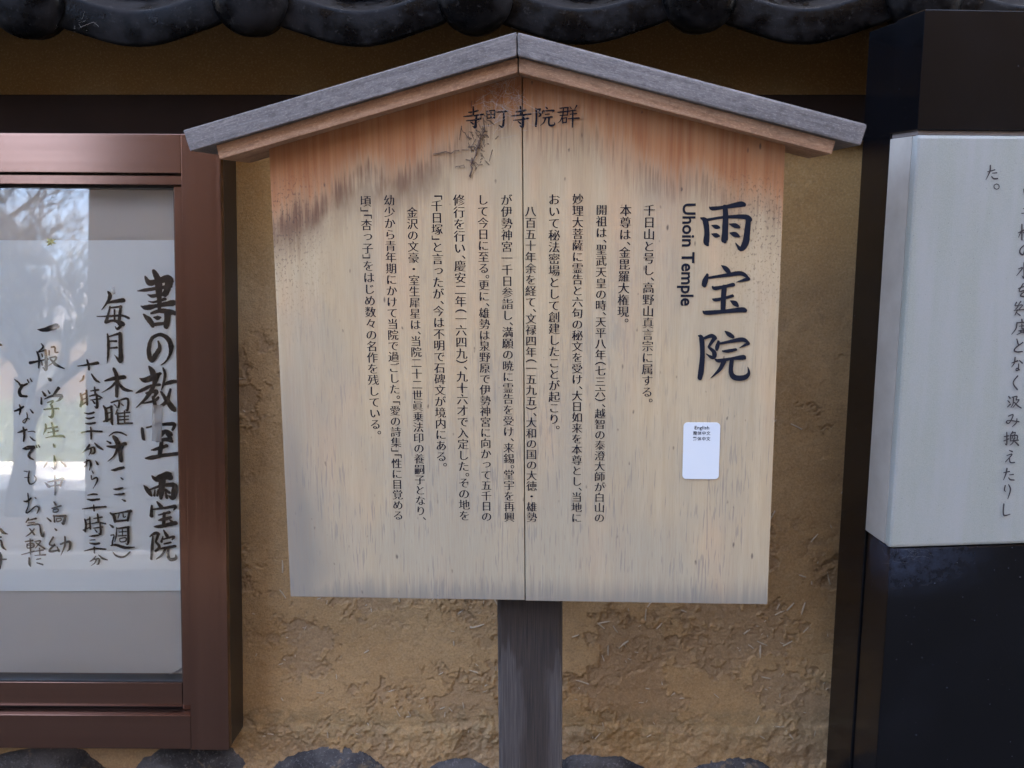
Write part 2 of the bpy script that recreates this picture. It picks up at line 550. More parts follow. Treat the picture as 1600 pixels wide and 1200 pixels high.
 'p5': '''-6995,-4468,8 -6939,-4516,19 -6893,-4563,28 -6813,-4531,19
-6885,-4555,32 -6927,-4634,38 -6914,-4697,38 -6827,-4710,22
-6811,-4476,14 -6792,-4516,14
-6771,-4460,11 -6749,-4500,16
-7008,-4919,16 -6944,-4895,25 -6880,-4856,19
-6934,-4832,16 -6920,-4887,22 -6939,-4967,14
-6786,-4895,11 -6749,-4943,22
-6835,-4943,11 -6830,-5014,14 -6872,-5086,14 -6895,-5062,11 -6838,-5022,14 -6804,-5033,14
-6971,-5224,11 -6908,-5205,25 -6844,-5181,19
-6893,-5149,19 -6881,-5252,25 -6894,-5348,16
-6829,-5213,8 -6765,-5205,11 -6726,-5217,11
-6800,-5284,11 -6761,-5324,19 -6726,-5340,8
-6907,-5453,13 -6844,-5443,43 -6753,-5429,40
-6758,-5440,33 -6829,-5535,25 -6812,-5580,25 -6764,-5607,16
-6721,-5403,9 -6708,-5434,13
-6688,-5398,9 -6671,-5429,16
-6828,-5772,13 -6846,-5881,22 -6825,-5955,18 -6761,-5936,13 -6732,-5881,16 -6757,-5836,9
-6900,-5772,9 -6855,-5781,13
-6894,-5863,9 -6831,-5863,13
-6915,-6202,16 -6870,-6202,25 -6814,-6156,18
-6857,-6092,16 -6853,-6248,16 -6893,-6358,16 -6857,-6358,16 -6754,-6275,16 -6710,-6303,22 -6739,-6376,13
-6759,-6147,13 -6747,-6160,16
-6860,-6450,18 -6898,-6505,13
-6879,-6478,13 -6751,-6450,22
-6871,-6514,9 -6780,-6505,16
-6882,-6551,13 -6717,-6533,18 -6694,-6653,22 -6660,-6708,25 -6643,-6634,7
-6783,-6597,16 -6840,-6662,16 -6905,-6708,9
-6847,-6597,16 -6786,-6680,22
-6917,-6782,13 -6807,-6763,18
-6846,-6745,16 -6847,-6966,16
-6891,-6819,16 -6887,-6874,13 -6801,-6856,16 -6805,-6809,13 -6891,-6819,13
-6886,-6841,9 -6806,-6830,9
-6974,-6970,9 -6794,-6920,18
-6780,-6782,13 -6698,-6772,18 -6774,-6874,9
-6763,-6800,13 -6647,-6883,22
-6776,-6920,13 -6666,-6902,16
-6716,-6874,16 -6714,-6966,16
-6787,-6981,9 -6636,-6970,18
-6867,-7018,22 -6869,-7096,26 -6856,-7137,13
-6762,-7037,13 -6703,-7026,13
-6760,-7087,13 -6677,-7114,18''',
 'p6': '''-7243,-4004,16 -7179,-3985,28 -7151,-3996,8
-7331,-6662,15 -7275,-6607,25 -7231,-6653,33 -7168,-6675,9
-7338,-6837,15 -7271,-6763,18 -7247,-6856,29 -7198,-6902,13
-7334,-6726,18 -7260,-6717,18
-7296,-6939,26 -7281,-7022,47 -7295,-7170,22
-7345,-7050,18 -7290,-7040,18 -7199,-7037,13''',
 's1': '''856,-1741,8 902,-1730,12 942,-1718,10
883,-1671,14 882,-1737,14 844,-1828,6
915,-1756,8 965,-1752,12
908,-1794,10 936,-1817,14 981,-1816,14
974,-1875,8 999,-1887,8 1007,-1904,8 1003,-1923,8 979,-1934,8 954,-1923,8 946,-1904,8 950,-1887,8 974,-1875,8''',
 's2': '''1309,-1936,16 1324,-1984,18 1351,-2012,8
1401,-1936,12 1426,-1983,16
1319,-2152,8 1431,-2141,12
1303,-2204,8 1467,-2195,17
1378,-2127,14 1394,-2291,17 1351,-2272,6
1282,-2426,8 1361,-2388,14
1319,-2330,14 1335,-2504,14
1321,-2397,12 1291,-2475,6
1343,-2417,10 1371,-2446,10
1399,-2349,12 1414,-2504,12
1399,-2349,12 1503,-2349,12 1518,-2505,12
1405,-2407,8 1508,-2407,8
1389,-2572,12 1367,-2670,15 1324,-2650,15 1330,-2601,12 1388,-2562,12 1465,-2602,17 1432,-2699,8
1387,-2768,17 1402,-2935,17 1373,-2915,6
1320,-2836,8 1371,-2826,12 1307,-2914,6
1403,-2826,12 1515,-2916,17
1341,-3062,8 1422,-3033,13
1398,-3004,13 1354,-3092,10 1416,-3083,15
1468,-3073,10 1388,-3122,13 1391,-3152,15 1496,-3149,13
1335,-3221,13 1318,-3260,10 1360,-3261,10 1332,-3300,10
1386,-3211,13 1363,-3251,10 1411,-3255,10 1374,-3301,10
1312,-3314,8 1489,-3302,13
1354,-3310,13 1328,-3370,8
1439,-3212,13 1460,-3331,15 1517,-3372,15
1346,-3340,8 1391,-3375,13
1416,-3421,15 1423,-3451,15
1357,-3460,11 1503,-3452,13
1361,-3460,15 1353,-3530,13 1306,-3594,6
1392,-3500,8 1507,-3492,11
1421,-3475,11 1427,-3531,11
1463,-3475,11 1469,-3531,11
1427,-3531,11 1469,-3531,11
1387,-3555,8 1470,-3547,13 1370,-3600,6
1408,-3561,11 1539,-3603,17
1375,-3651,11 1397,-3711,15
1452,-3692,13 1383,-3742,13 1355,-3782,15 1388,-3802,15 1456,-3799,13
1337,-3933,8 1409,-3908,15
1373,-3867,13 1369,-3933,13 1341,-3980,6
1430,-3904,11 1468,-3935,15
1423,-3944,11 1425,-4016,13 1398,-4021,11 1406,-3995,11 1440,-4016,13
1425,-4087,15 1376,-4168,11 1434,-4250,17
1335,-4331,13 1354,-4352,15
1329,-4382,11 1352,-4403,13
1332,-4458,9 1365,-4424,13
1379,-4342,11 1437,-4333,13 1431,-4374,11 1467,-4378,13 1397,-4468,6
1396,-4348,13 1398,-4414,11 1375,-4465,6
1412,-4404,11 1458,-4446,15 1504,-4474,11
1352,-4568,11 1411,-4554,13 1371,-4651,11 1334,-4644,13 1357,-4620,9 1491,-4639,13
1462,-4601,11 1456,-4653,13 1411,-4699,6
1321,-4816,9 1374,-4807,13
1349,-4765,13 1362,-4911,13 1340,-4900,6
1320,-4868,9 1382,-4844,11
1423,-4756,13 1395,-4807,9
1414,-4776,11 1456,-4767,11 1448,-4798,9
1400,-4807,11 1404,-4859,11
1400,-4807,11 1481,-4805,13 1486,-4855,11
1428,-4812,9 1420,-4845,9
1449,-4813,9 1458,-4840,9
1401,-4870,9 1503,-4862,13
1446,-4840,13 1435,-4891,11 1402,-4922,6
1455,-4875,11 1509,-4924,17
1401,-4985,11 1439,-5000,15
1374,-5047,9 1438,-5034,13 1364,-5124,9
1409,-5079,11 1425,-5132,13 1479,-5135,13
1354,-5257,9 1424,-5244,13
1389,-5205,15 1383,-5268,15 1358,-5347,6
1428,-5286,9 1477,-5281,13
1421,-5322,11 1444,-5345,15 1492,-5351,13
1386,-5416,13 1380,-5469,13 1397,-5490,6
1428,-5406,11 1456,-5471,15 1433,-5583,7
1389,-5645,15 1390,-5746,15 1409,-5789,15 1479,-5776,9''',
}
# text columns: characters, top (x, y) and bottom (x, y) on the board, mm
COLUMNS = [
 ('千日山と号し、高野山真言宗に属する。', 135.3, 460.3, 136.1, 238.2),
 ('本尊は、金毘羅大権現。', 109.5, 460.5, 107.6, 329.3),
 ('開祖は、聖武天皇の時、天平八年(七三六)、越智の泰澄大師が白山の', 83.0, 460.7, 83.4, 96.3),
 ('妙理大菩薩に霊告と六句の秘文を受け、大日如来を本尊とし、当地に', 57.0, 472.6, 57.0, 96.0),
 ('おいて秘法密場として創建したことが起こり。', 31.0, 472.8, 31.0, 206.4),
 ('八百五十年余を経て、文禄四年(一五九五)、大和の国の大徳・雄勢', 4.9, 459.9, 4.9, 96.2),
 ('が伊勢神宮一千日参詣し、満願の暁に霊告を受け、来錫。堂宇を再興', -21.5, 472.5, -21.2, 95.9),
 ('して今日に至る。更に、雄勢は泉野原で伊勢神宮に向かって五千日の', -47.6, 472.8, -47.8, 96.4),
 ('修行を行い、慶安二年(一六四九)、九十六才で入定した。その地を', -74.2, 473.0, -73.8, 96.9),
 ('「千日塚」と言ったが、今は不明で石碑文が境内にある。', -99.1, 473.2, -99.6, 161.5),
 ('金沢の文豪・室生犀星は、当院二十二世眞乗法印の養嗣子となり、', -126.6, 459.4, -125.0, 96.3),
 ('幼少から青年期にかけて当院で過ごした。「愛の詩集」「性に目覚める', -152.0, 472.9, -151.9, 96.8),
 ('頃」「杏っ子」をはじめ数々の名作を残している。', -178.5, 472.4, -175.3, 199.2),
]
LATIN = (176.3, 460.7, 348.6)


YO = 1.035          # height of the notice board's lower edge above the foot of its post
# ================================================================== materials
def mat_board():
    t = NT('weathered_board'); c = t.coord(); x, y, z = t.xyz(c)
    ax = t.math('ABSOLUTE', t.math('ADD', x, 0.006))
    g = t.math('SUBTRACT', t.math('SUBTRACT', YO + 0.5976, t.math('MULTIPLY', ax, 0.265)), y)   # distance below the little roof
    s1 = t.noise(t.scale(c, (330, 9, 1)), 1, 5, 0.65)
    s2 = t.noise(t.scale(c, (10, 4, 1), (3, 1, 0)), 1, 3)
    gj = t.math('ADD', g, t.math('ADD', t.math('MULTIPLY', t.math('SUBTRACT', s1, 0.5), 0.07), t.math('MULTIPLY', t.math('SUBTRACT', s2, 0.5), 0.12)))
    gj = t.math('SUBTRACT', gj, t.math('MULTIPLY', t.step(ax, 0.16, 0.29), 0.035))
    orange = t.step(gj, 0.078, 0.022)
    fine = t.noise(t.scale(c, (760, 22, 1)), 1, 4, 0.7)
    fine2 = t.noise(t.scale(c, (160, 3, 1), (1, 4, 0)), 1, 4, 0.6)
    rings = t.noise(t.scale(c, (26, 1.6, 1), (8, 2, 0)), 1, 2, 0.5, 1.5)
    base = t.mix(t.step(rings, 0.3, 0.7), (0.49, 0.365, 0.205), (0.55, 0.425, 0.25))
    base = t.mix(t.math('MULTIPLY', t.step(t.noise(t.scale(c, (14, 3, 1), (5, 5, 0)), 1, 3), 0.48, 0.70), 0.55), base, (0.60, 0.38, 0.21))
    # grey weathering, stronger towards the lower edge
    low = t.step(y, YO + 0.42, YO + 0.02)
    blot = t.noise(t.scale(c, (9, 4, 1), (2, 7, 0)), 1, 4)
    gw = t.math('MULTIPLY', t.step(t.math('ADD', blot, t.math('MULTIPLY', low, 0.30)), 0.46, 0.86), 0.70)
    base = t.mix(gw, base, (0.345, 0.312, 0.228))
    edge = t.step(t.math('ADD', t.math('SUBTRACT', y, YO), t.math('MULTIPLY', t.math('SUBTRACT', fine2, 0.5), 0.05)), 0.035, -0.004)
    lefte = t.math('MULTIPLY', t.step(t.math('ADD', x, t.math('MULTIPLY', t.math('SUBTRACT', s2, 0.5), 0.14)), -0.19, -0.285), t.step(y, YO + 0.38, YO + 0.08))
    base = t.mix(t.math('MULTIPLY', t.math('MAXIMUM', edge, lefte), 0.68), base, (0.155, 0.150, 0.135))
    # dark short vertical streaks in the lower half
    st = t.noise(t.scale(c, (480, 30, 1), (9, 3, 0)), 1, 2, 0.5)
    stm = t.noise(t.scale(c, (16, 7, 1), (4, 9, 0)), 1, 3)
    st = t.math('MULTIPLY', t.step(t.math('ADD', t.math('MULTIPLY', stm, 0.5), st), 0.83, 0.93), t.step(y, YO + 0.45, YO + 0.10, 0.15, 1.0))
    base = t.mix(t.math('MULTIPLY', st, 0.42), base, (0.15, 0.15, 0.15))
    # sheltered orange wood under the roof
    org = t.mix(t.step(fine2, 0.3, 0.7), (0.355, 0.135, 0.050), (0.47, 0.220, 0.095))
    orange = t.math('MULTIPLY', orange, t.step(t.noise(t.scale(c, (12, 8, 1), (3, 3, 1)), 1, 4), 0.30, 0.62, 0.92, 1.0))
    base = t.mix(orange, base, org)
    # dark water stain along the drip line, heavy on the left
    band = t.math('MULTIPLY', t.step(gj, 0.035, 0.062), t.step(gj, 0.115, 0.065))
    lw = t.step(x, 0.0, -0.18, 0.18, 1.0)
    rw = t.math('MULTIPLY', t.step(x, 0.18, 0.27), 0.45)
    sn = t.noise(t.scale(c, (24, 9, 1), (1, 2, 0)), 1, 5, 0.6)
    stain = t.math('MULTIPLY', t.math('MULTIPLY', band, t.math('MAXIMUM', lw, rw)), t.step(t.math('ADD', sn, t.math('MULTIPLY', s1, 0.35)), 0.44, 0.80))
    base = t.mix(t.math('MULTIPLY', stain, 0.80), base, (0.105, 0.040, 0.020))
    thin = t.math('MULTIPLY', t.math('MULTIPLY', t.step(gj, 0.045, 0.06), t.step(gj, 0.09, 0.07)), t.step(s1, 0.45, 0.62))
    base = t.mix(t.math('MULTIPLY', thin, 0.5), base, (0.17, 0.07, 0.035))
    # grain and specks
    base = t.mix(t.step(fine, 0.36, 0.66, 0.0, 0.24), base, (0.30, 0.20, 0.13))
    sp = t.vor(t.scale(c, (1, 0.35, 1)), 95)
    spm = t.noise(c, 60, 2)
    dots = t.math('MULTIPLY', t.step(sp, 0.16, 0.06), t.step(spm, 0.52, 0.62))
    base = t.mix(t.math('MULTIPLY', dots, 0.7), base, (0.07, 0.05, 0.045))
    sidem = t.step(t.math('ADD', ax, t.math('MULTIPLY', t.math('SUBTRACT', s2, 0.5), 0.15)), 0.19, 0.27)
    mould = t.math('MULTIPLY', t.math('MULTIPLY', sidem, t.step(t.noise(t.scale(c, (420, 260, 1), (6, 1, 2)), 1, 2, 0.6), 0.57, 0.63)), t.math('MULTIPLY', t.step(g, 0.02, 0.06), t.step(g, 0.24, 0.10)))
    base = t.mix(t.math('MULTIPLY', mould, 0.5), base, (0.06, 0.04, 0.035))
    t.bump(t.math('ADD', fine, t.math('MULTIPLY', fine2, 0.8)), 0.25, 0.0008)
    return t.set(base, 0.82, spec=0.25)

def mat_grey_wood(name, ca, cb, ang, rough=0.75, speck=True):
    """Wood whose grain runs along the slope 'ang' (radians) in the x-y plane."""
    t = NT(name); c = t.coord()
    q = t.n('VectorRotate', rotation_type='Z_AXIS'); t.put(q.inputs['Vector'], c); q.inputs['Angle'].default_value = -ang
    v = q.outputs[0]
    g1 = t.noise(t.scale(v, (8, 260, 60)), 1, 4, 0.65)
    g2 = t.noise(t.scale(v, (260, 700, 300)), 1, 3, 0.7)
    g3 = t.noise(t.scale(v, (9, 24, 20), (4, 2, 1)), 1, 4)
    col = t.mix(t.step(g1, 0.25, 0.75), ca, cb)
    col = t.mix(t.step(g3, 0.45, 0.8, 0, 0.45), col, tuple(k * 0.62 for k in ca))
    col = t.mix(t.step(g2, 0.50, 0.66, 0, 0.45), col, tuple(min(1, k * 1.6) for k in cb))
    col = t.mix(t.step(t.noise(t.scale(v, (30, 60, 40), (7, 7, 7)), 1, 5), 0.62, 0.72, 0, 0.35), col, tuple(min(1, k * 1.7) for k in cb))
    g4 = t.noise(t.scale(v, (90, 200, 120), (3, 3, 3)), 1, 5, 0.7)
    col = t.mix(t.step(g4, 0.50, 0.64, 0, 0.45), col, tuple(k * 0.55 for k in ca))
    t.bump(t.math('ADD', g2, g1), 0.5, 0.0008)
    return t.set(col, rough, spec=0.2)

SLOPE = math.atan(0.265)
M_board = mat_board()
M_roofL = mat_grey_wood('grey_roof_wood_left', (0.128, 0.114, 0.106), (0.215, 0.192, 0.178), SLOPE)
M_roofR = mat_grey_wood('grey_roof_wood_right', (0.128, 0.114, 0.106), (0.215, 0.192, 0.178), -SLOPE)
M_trimL = mat_grey_wood('tan_trim_wood_left', (0.36, 0.20, 0.115), (0.47, 0.29, 0.18), SLOPE)
M_trimR = mat_grey_wood('tan_trim_wood_right', (0.36, 0.20, 0.115), (0.47, 0.29, 0.18), -SLOPE)

def mat_post():
    t = NT('stained_post'); c = t.coord(); x, y, z = t.xyz(c)
    wv = t.noise(t.scale(c, (18, 5, 8)), 1, 4)
    xx = t.math('ADD', x, t.math('MULTIPLY', t.math('SUBTRACT', wv, 0.5), 0.030))
    centre = t.step(t.math('ABSOLUTE', t.math('SUBTRACT', xx, 0.006)), 0.024, 0.010)
    # tongues of old stain running down from the board
    tg = t.noise(t.scale(c, (60, 2.2, 20), (2, 1, 3)), 1, 3)
    tong = t.step(t.math('ADD', t.math('SUBTRACT', y, YO - 0.085), t.math('MULTIPLY', t.math('SUBTRACT', tg, 0.5), 0.34)), -0.008, 0.008)
    dk = t.math('MAXIMUM', centre, tong)
    fine = t.noise(t.scale(c, (600, 12, 300)), 1, 4, 0.65)
    a = t.mix(t.step(fine, 0.3, 0.7), (0.030, 0.024, 0.021), (0.082, 0.068, 0.061))
    b = t.mix(t.step(fine, 0.3, 0.7), (0.011, 0.007, 0.005), (0.040, 0.026, 0.018))
    t.bump(fine, 0.35, 0.0006)
    return t.set(t.mix(t.math('MULTIPLY', dk, 0.93), a, b), 0.7)
M_post = mat_post()
M_ink = simple('board_ink', (0.009, 0.011, 0.020), 0.8)
M_ink.node_tree.nodes['Principled BSDF'].inputs['Specular IOR Level'].default_value = 0.15
M_blackvoid = simple('dark_gap', (0.01, 0.008, 0.007), 0.9)

def mat_mud():
    t = NT('ochre_mud_plaster'); c = t.coord(); x, y, z = t.xyz(c)
    at = t.n('Attribute'); at.attribute_name = 'bare'; bare = at.outputs['Fac']
    n1 = t.noise(c, 7, 4); n2 = t.noise(c, 420, 4, 0.7); n3 = t.noise(c, 60, 5, 0.65)
    col = t.mix(t.step(n1, 0.3, 0.7), (0.365, 0.225, 0.100), (0.440, 0.282, 0.132))
    col = t.mix(t.step(n3, 0.35, 0.7, 0.0, 0.4), col, (0.29, 0.195, 0.105))
    col = t.mix(t.math('MULTIPLY', bare, 0.55), col, (0.275, 0.185, 0.112))
    ochre = t.step(y, -0.36, -0.22)
    col = t.mix(t.math('MULTIPLY', ochre, 0.75), col, (0.39, 0.222, 0.078))
    col = t.mix(t.step(y, -0.052, -0.045), col, t.mix(n3, (0.21, 0.125, 0.048), (0.26, 0.16, 0.065)))  # eave shade put into the plaster colour above the beam
    # damp greenish line just over the footing stones
    gm = t.math('MULTIPLY', t.math('MULTIPLY', t.step(y, -0.925, -0.945), t.step(y, -1.0, -0.965)), t.step(n3, 0.3, 0.6))
    col = t.mix(t.math('MULTIPLY', gm, 0.30), col, (0.16, 0.135, 0.07))
    sp = t.step(t.noise(c, 900, 2, 0.8), 0.62, 0.72, 0, 0.5)
    col = t.mix(sp, col, (0.13, 0.085, 0.045))
    sp2 = t.step(t.noise(t.scale(c, (1, 1, 1), (5, 5, 5)), 650, 2, 0.8), 0.66, 0.74, 0, 0.4)
    col = t.mix(sp2, col, (0.55, 0.43, 0.28))
    t.bump(t.math('ADD', n2, t.math('MULTIPLY', n3, 1.2)), 0.55, 0.0016)
    grit = t.noise(t.scale(c, (1, 1, 1), (9, 2, 4)), 330, 2, 0.7)
    col = t.mix(t.step(grit, 0.52, 0.64, 0, 0.35), col, (0.20, 0.13, 0.07))
    col = t.mix(t.step(grit, 0.46, 0.36, 0, 0.22), col, (0.55, 0.40, 0.22))
    return t.set(col, 1.0, spec=0.03)
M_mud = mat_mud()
M_straw = simple('straw', (0.42, 0.34, 0.23), 0.7, nsc=50, namt=0.45)

def mat_stone():
    t = NT('footing_stone'); c = t.coord()
    n1 = t.noise(c, 14, 5, 0.6); n2 = t.noise(c, 240, 4, 0.7)
    col = t.mix(t.step(n1, 0.35, 0.65), (0.028, 0.026, 0.026), (0.10, 0.092, 0.088))
    col = t.mix(t.step(n2, 0.55, 0.66, 0, 0.6), col, (0.22, 0.205, 0.20))
    col = t.mix(t.step(t.noise(c, 24, 4, 0.6, 0.5), 0.62, 0.7, 0, 0.6), col, (0.27, 0.19, 0.11))
    t.bump(t.math('ADD', n2, n1), 0.9, 0.004)
    return t.set(col, 0.9, spec=0.2)
M_stone = mat_stone()
M_beam = simple('dark_beam', (0.016, 0.009, 0.006), 0.9, nsc=12, namt=0.3)
M_beam.node_tree.nodes['Principled BSDF'].inputs['Specular IOR Level'].default_value = 0.1

def mat_metal(name, axis):
    """Bronze anodised aluminium with faint extrusion lines along one axis."""
    t = NT(name); c = t.coord()
    sc = (1.2, 420, 420) if axis == 'x' else (420, 1.2, 420)
    g = t.noise(t.scale(c, sc), 1, 3, 0.6)
    g2 = t.noise(t.scale(c, tuple(k * 0.25 for k in sc)), 1, 2)
    col = t.mix(t.step(g2, 0.3, 0.7), (0.178, 0.096, 0.068), (0.200, 0.110, 0.078))
    t.bump(g, 0.04, 0.0004)
    return t.set(col, t.step(g, 0.2, 0.8, 0.13, 0.19), 0.92)
M_metx = mat_metal('bronze_aluminium_rail', 'x')
M_mety = mat_metal('bronze_aluminium_stile', 'y')
M_caseside = simple('dark_case_side', (0.012, 0.009, 0.009), 0.35)
M_gasket = simple('black_gasket', (0.008, 0.008, 0.009), 0.5)

def mat_glass():
    t = NT('case_glass')
    t.t.nodes.remove(t.b)
    fr = t.n('Fresnel'); fr.inputs['IOR'].default_value = 1.55
    tr = t.n('BsdfTransparent'); tr.inputs[0].default_value = (0.99, 0.995, 0.993, 1)
    gl = t.n('BsdfGlossy'); gl.inputs['Roughness'].default_value = 0.004
    mx = t.n('MixShader')
    f2 = t.math('MINIMUM', fr.outputs[0], 1.0)
    t.put(mx.inputs[0], f2); t.t.links.new(tr.outputs[0], mx.inputs[1]); t.t.links.new(gl.outputs[0], mx.inputs[2])
    t.t.links.new(mx.outputs[0], t.out.inputs[0])
    return t.m
M_glass = mat_glass()

def mat_fabric():
    t = NT('grey_backing_cloth'); c = t.coord(); x, y, z = t.xyz(c)
    k = 2 * math.pi / 0.0021
    w = t.math('MULTIPLY', t.math('SINE', t.math('MULTIPLY', x, k)), t.math('SINE', t.math('MULTIPLY', y, k)))
    n = t.noise(c, 500, 2)
    col = t.mix(t.step(t.math('ADD', w, t.math('MULTIPLY', n, 0.6)), -0.7, 1.1), (0.46, 0.46, 0.45), (0.64, 0.64, 0.625))
    t.bump(w, 0.25, 0.0003)
    return t.set(col, 0.95, spec=0.1)
M_fabric = mat_fabric()

def mat_paper():
    t = NT('washi_paper'); c = t.coord()
    n = t.noise(t.scale(c, (3, 9, 1)), 1, 3); n2 = t.noise(c, 500, 3)
    col = t.mix(t.step(n, 0.3, 0.7), (0.80, 0.90, 0.97), (0.84, 0.94, 0.99))
    t.bump(t.math('ADD', n, t.math('MULTIPLY', n2, 0.03)), 0.3, 0.004)
    return t.set(col, 0.9, spec=0.15)
M_paper = mat_paper()
def mat_brush():
    t = NT('sumi_ink'); c = t.coord()
    n = t.noise(c, 32, 4, 0.6); n2 = t.noise(t.scale(c, (1, 1, 1)), 600, 2)
    col = t.mix(t.step(n, 0.54, 0.72), (0.008, 0.009, 0.012), (0.055, 0.052, 0.052))
    col = t.mix(t.step(n2, 0.62, 0.75, 0, 0.3), col, (0.10, 0.10, 0.11))
    return t.set(col, 0.7, spec=0.3)
M_brush = mat_brush()

def mat_granite(name='black_granite'):
    t = NT(name); c = t.coord()
    n = t.noise(c, 900, 2, 0.8); n2 = t.noise(c, 9, 4)
    v = t.vor(c, 130)
    col = t.mix(t.step(n, 0.60, 0.72, 0, 0.5), (0.0028, 0.0029, 0.0036), (0.010, 0.0108, 0.014))
    sp = t.math('MULTIPLY', t.step(v, 0.10, 0.05), t.step(t.noise(c, 80, 2), 0.55, 0.62))
    col = t.mix(t.math('MULTIPLY', sp, 0.6), col, (0.20, 0.22, 0.27))
    dust = t.step(n2, 0.45, 0.8, 0, 0.5)
    col = t.mix(t.math('MULTIPLY', dust, 0.35), col, (0.010, 0.012, 0.019))
    x, y, z = t.xyz(c)
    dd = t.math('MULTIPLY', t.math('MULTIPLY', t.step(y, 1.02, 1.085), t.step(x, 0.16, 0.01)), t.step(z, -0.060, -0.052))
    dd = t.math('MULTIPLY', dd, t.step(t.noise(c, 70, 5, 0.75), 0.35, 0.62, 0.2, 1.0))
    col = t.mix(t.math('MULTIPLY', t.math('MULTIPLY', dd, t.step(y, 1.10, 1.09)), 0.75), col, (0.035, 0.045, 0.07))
    return t.set(col, t.step(n2, 0.3, 0.75, 0.10, 0.22), spec=0.30)
M_granite = mat_granite()
def mat_plaque():
    t = NT('pale_stone_plaque'); c = t.coord(); x, y, z = t.xyz(c)
    n = t.noise(c, 700, 3, 0.75); n2 = t.noise(t.scale(c, (40, 4, 4)), 1, 3); v = t.vor(c, 210)
    col = t.mix(t.step(n, 0.3, 0.7), (0.245, 0.258, 0.222), (0.312, 0.328, 0.284))
    col = t.mix(t.step(n2, 0.45, 0.75, 0, 0.25), col, (0.29, 0.30, 0.285))
    sp = t.math('MULTIPLY', t.step(v, 0.16, 0.08), t.step(t.noise(c, 140, 2), 0.54, 0.62))
    col = t.mix(t.math('MULTIPLY', sp, 0.75), col, (0.13, 0.13, 0.125))
    # grime gathered in the lowest centimetre, and streaks under the top
    gr = t.step(t.math('ADD', y, t.math('MULTIPLY', n2, 0.006)), -0.598, -0.613)
    col = t.mix(t.math('MULTIPLY', gr, 0.75), col, (0.20, 0.185, 0.165))
    tp = t.math('MULTIPLY', t.step(y, -0.20, -0.134), t.step(n2, 0.35, 0.7))
    col = t.mix(t.math('MULTIPLY', tp, 0.45), col, (0.33, 0.33, 0.32))
    t.bump(n, 0.2, 0.0004)
    return t.set(col, 0.55)
M_plaque = mat_plaque()
M_plaque_side = simple('weathered_slab_side', (0.35, 0.32, 0.27), 0.7, nsc=30, namt=0.25, bump=0.15, bsc=600)
M_carve = simple('carved_black_lettering', (0.016, 0.013, 0.018), 0.5)
M_joint = simple('mortar_joint', (0.14, 0.115, 0.10), 0.9, nsc=80, namt=0.4)

def mat_tile():
    t = NT('black_glazed_tile'); c = t.coord()
    oi = t.n('ObjectInfo').outputs['Random']
    cv = t.n('Combine' + 'XYZ'); t.put(cv.inputs[0], t.math('MULTIPLY', oi, 37.0)); va = t.n('VectorMath', operation='ADD'); t.put(va.inputs[0], c); t.put(va.inputs[1], cv.outputs[0]); c = va.outputs[0]
    n = t.math('ADD', t.noise(c, 22, 6, 0.68), t.math('MULTIPLY', t.math('SUBTRACT', oi, 0.5), 0.08)); n2 = t.noise(c, 160, 4, 0.7)
    col = t.mix(t.step(n, 0.45, 0.66), (0.0015, 0.0015, 0.0017), (0.011, 0.0100, 0.0100))
    col = t.mix(t.step(n2, 0.60, 0.68, 0, 0.6), col, (0.030, 0.028, 0.027))
    t.bump(t.math('ADD', n, t.math('MULTIPLY', n2, 0.5)), 0.35, 0.002)
    return t.set(col, t.step(n, 0.35, 0.7, 0.20, 0.75), spec=0.07)
M_tile = mat_tile()
M_web = simple('cobweb', (0.42, 0.38, 0.34), 0.9)
M_webdark = simple('grey_cobweb', (0.10, 0.095, 0.09), 0.9)
M_twig = simple('dry_dirt_and_twigs', (0.13, 0.085, 0.06), 0.95, nsc=90, namt=0.5)

# ================================================================== far setting (street side, seen only in the glass)
M_asphalt = simple('asphalt', (0.045, 0.045, 0.046), 0.9, nsc=30, namt=0.3, bump=0.3, bsc=90)
M_asphalt.node_tree.nodes['Principled BSDF'].inputs['Specular IOR Level'].default_value = 0.05
M_gravel = simple('white_gravel', (0.42, 0.41, 0.38), 0.9, nsc=18, namt=0.3, bump=0.6, bsc=40)
M_earth = simple('earth', (0.09, 0.072, 0.05), 0.95, nsc=6, namt=0.4)
def sheet(name, x0, x1, y0, y1, z, mat):
    o = from_data(name, [(x0, y0, z), (x1, y0, z), (x1, y1, z), (x0, y1, z)], [(0, 1, 2, 3)], mat)
    o['kind'] = 'structure'
    return o
sheet('ground', -300, 300, -300, 300, 0.0, M_earth)
sheet('road', -60, 60, -5.2, 0.75, 0.004, M_asphalt)
sheet('gravel_yard', -26, -3.0, -27, -14.0, 0.004, M_gravel)
kb = box('kerb', -60, 60, -5.5, -5.3, 0, 0.12, simple('kerb_concrete', (0.16, 0.155, 0.145), 0.9, nsc=12), None, 0.01)
kb['kind'] = 'structure'

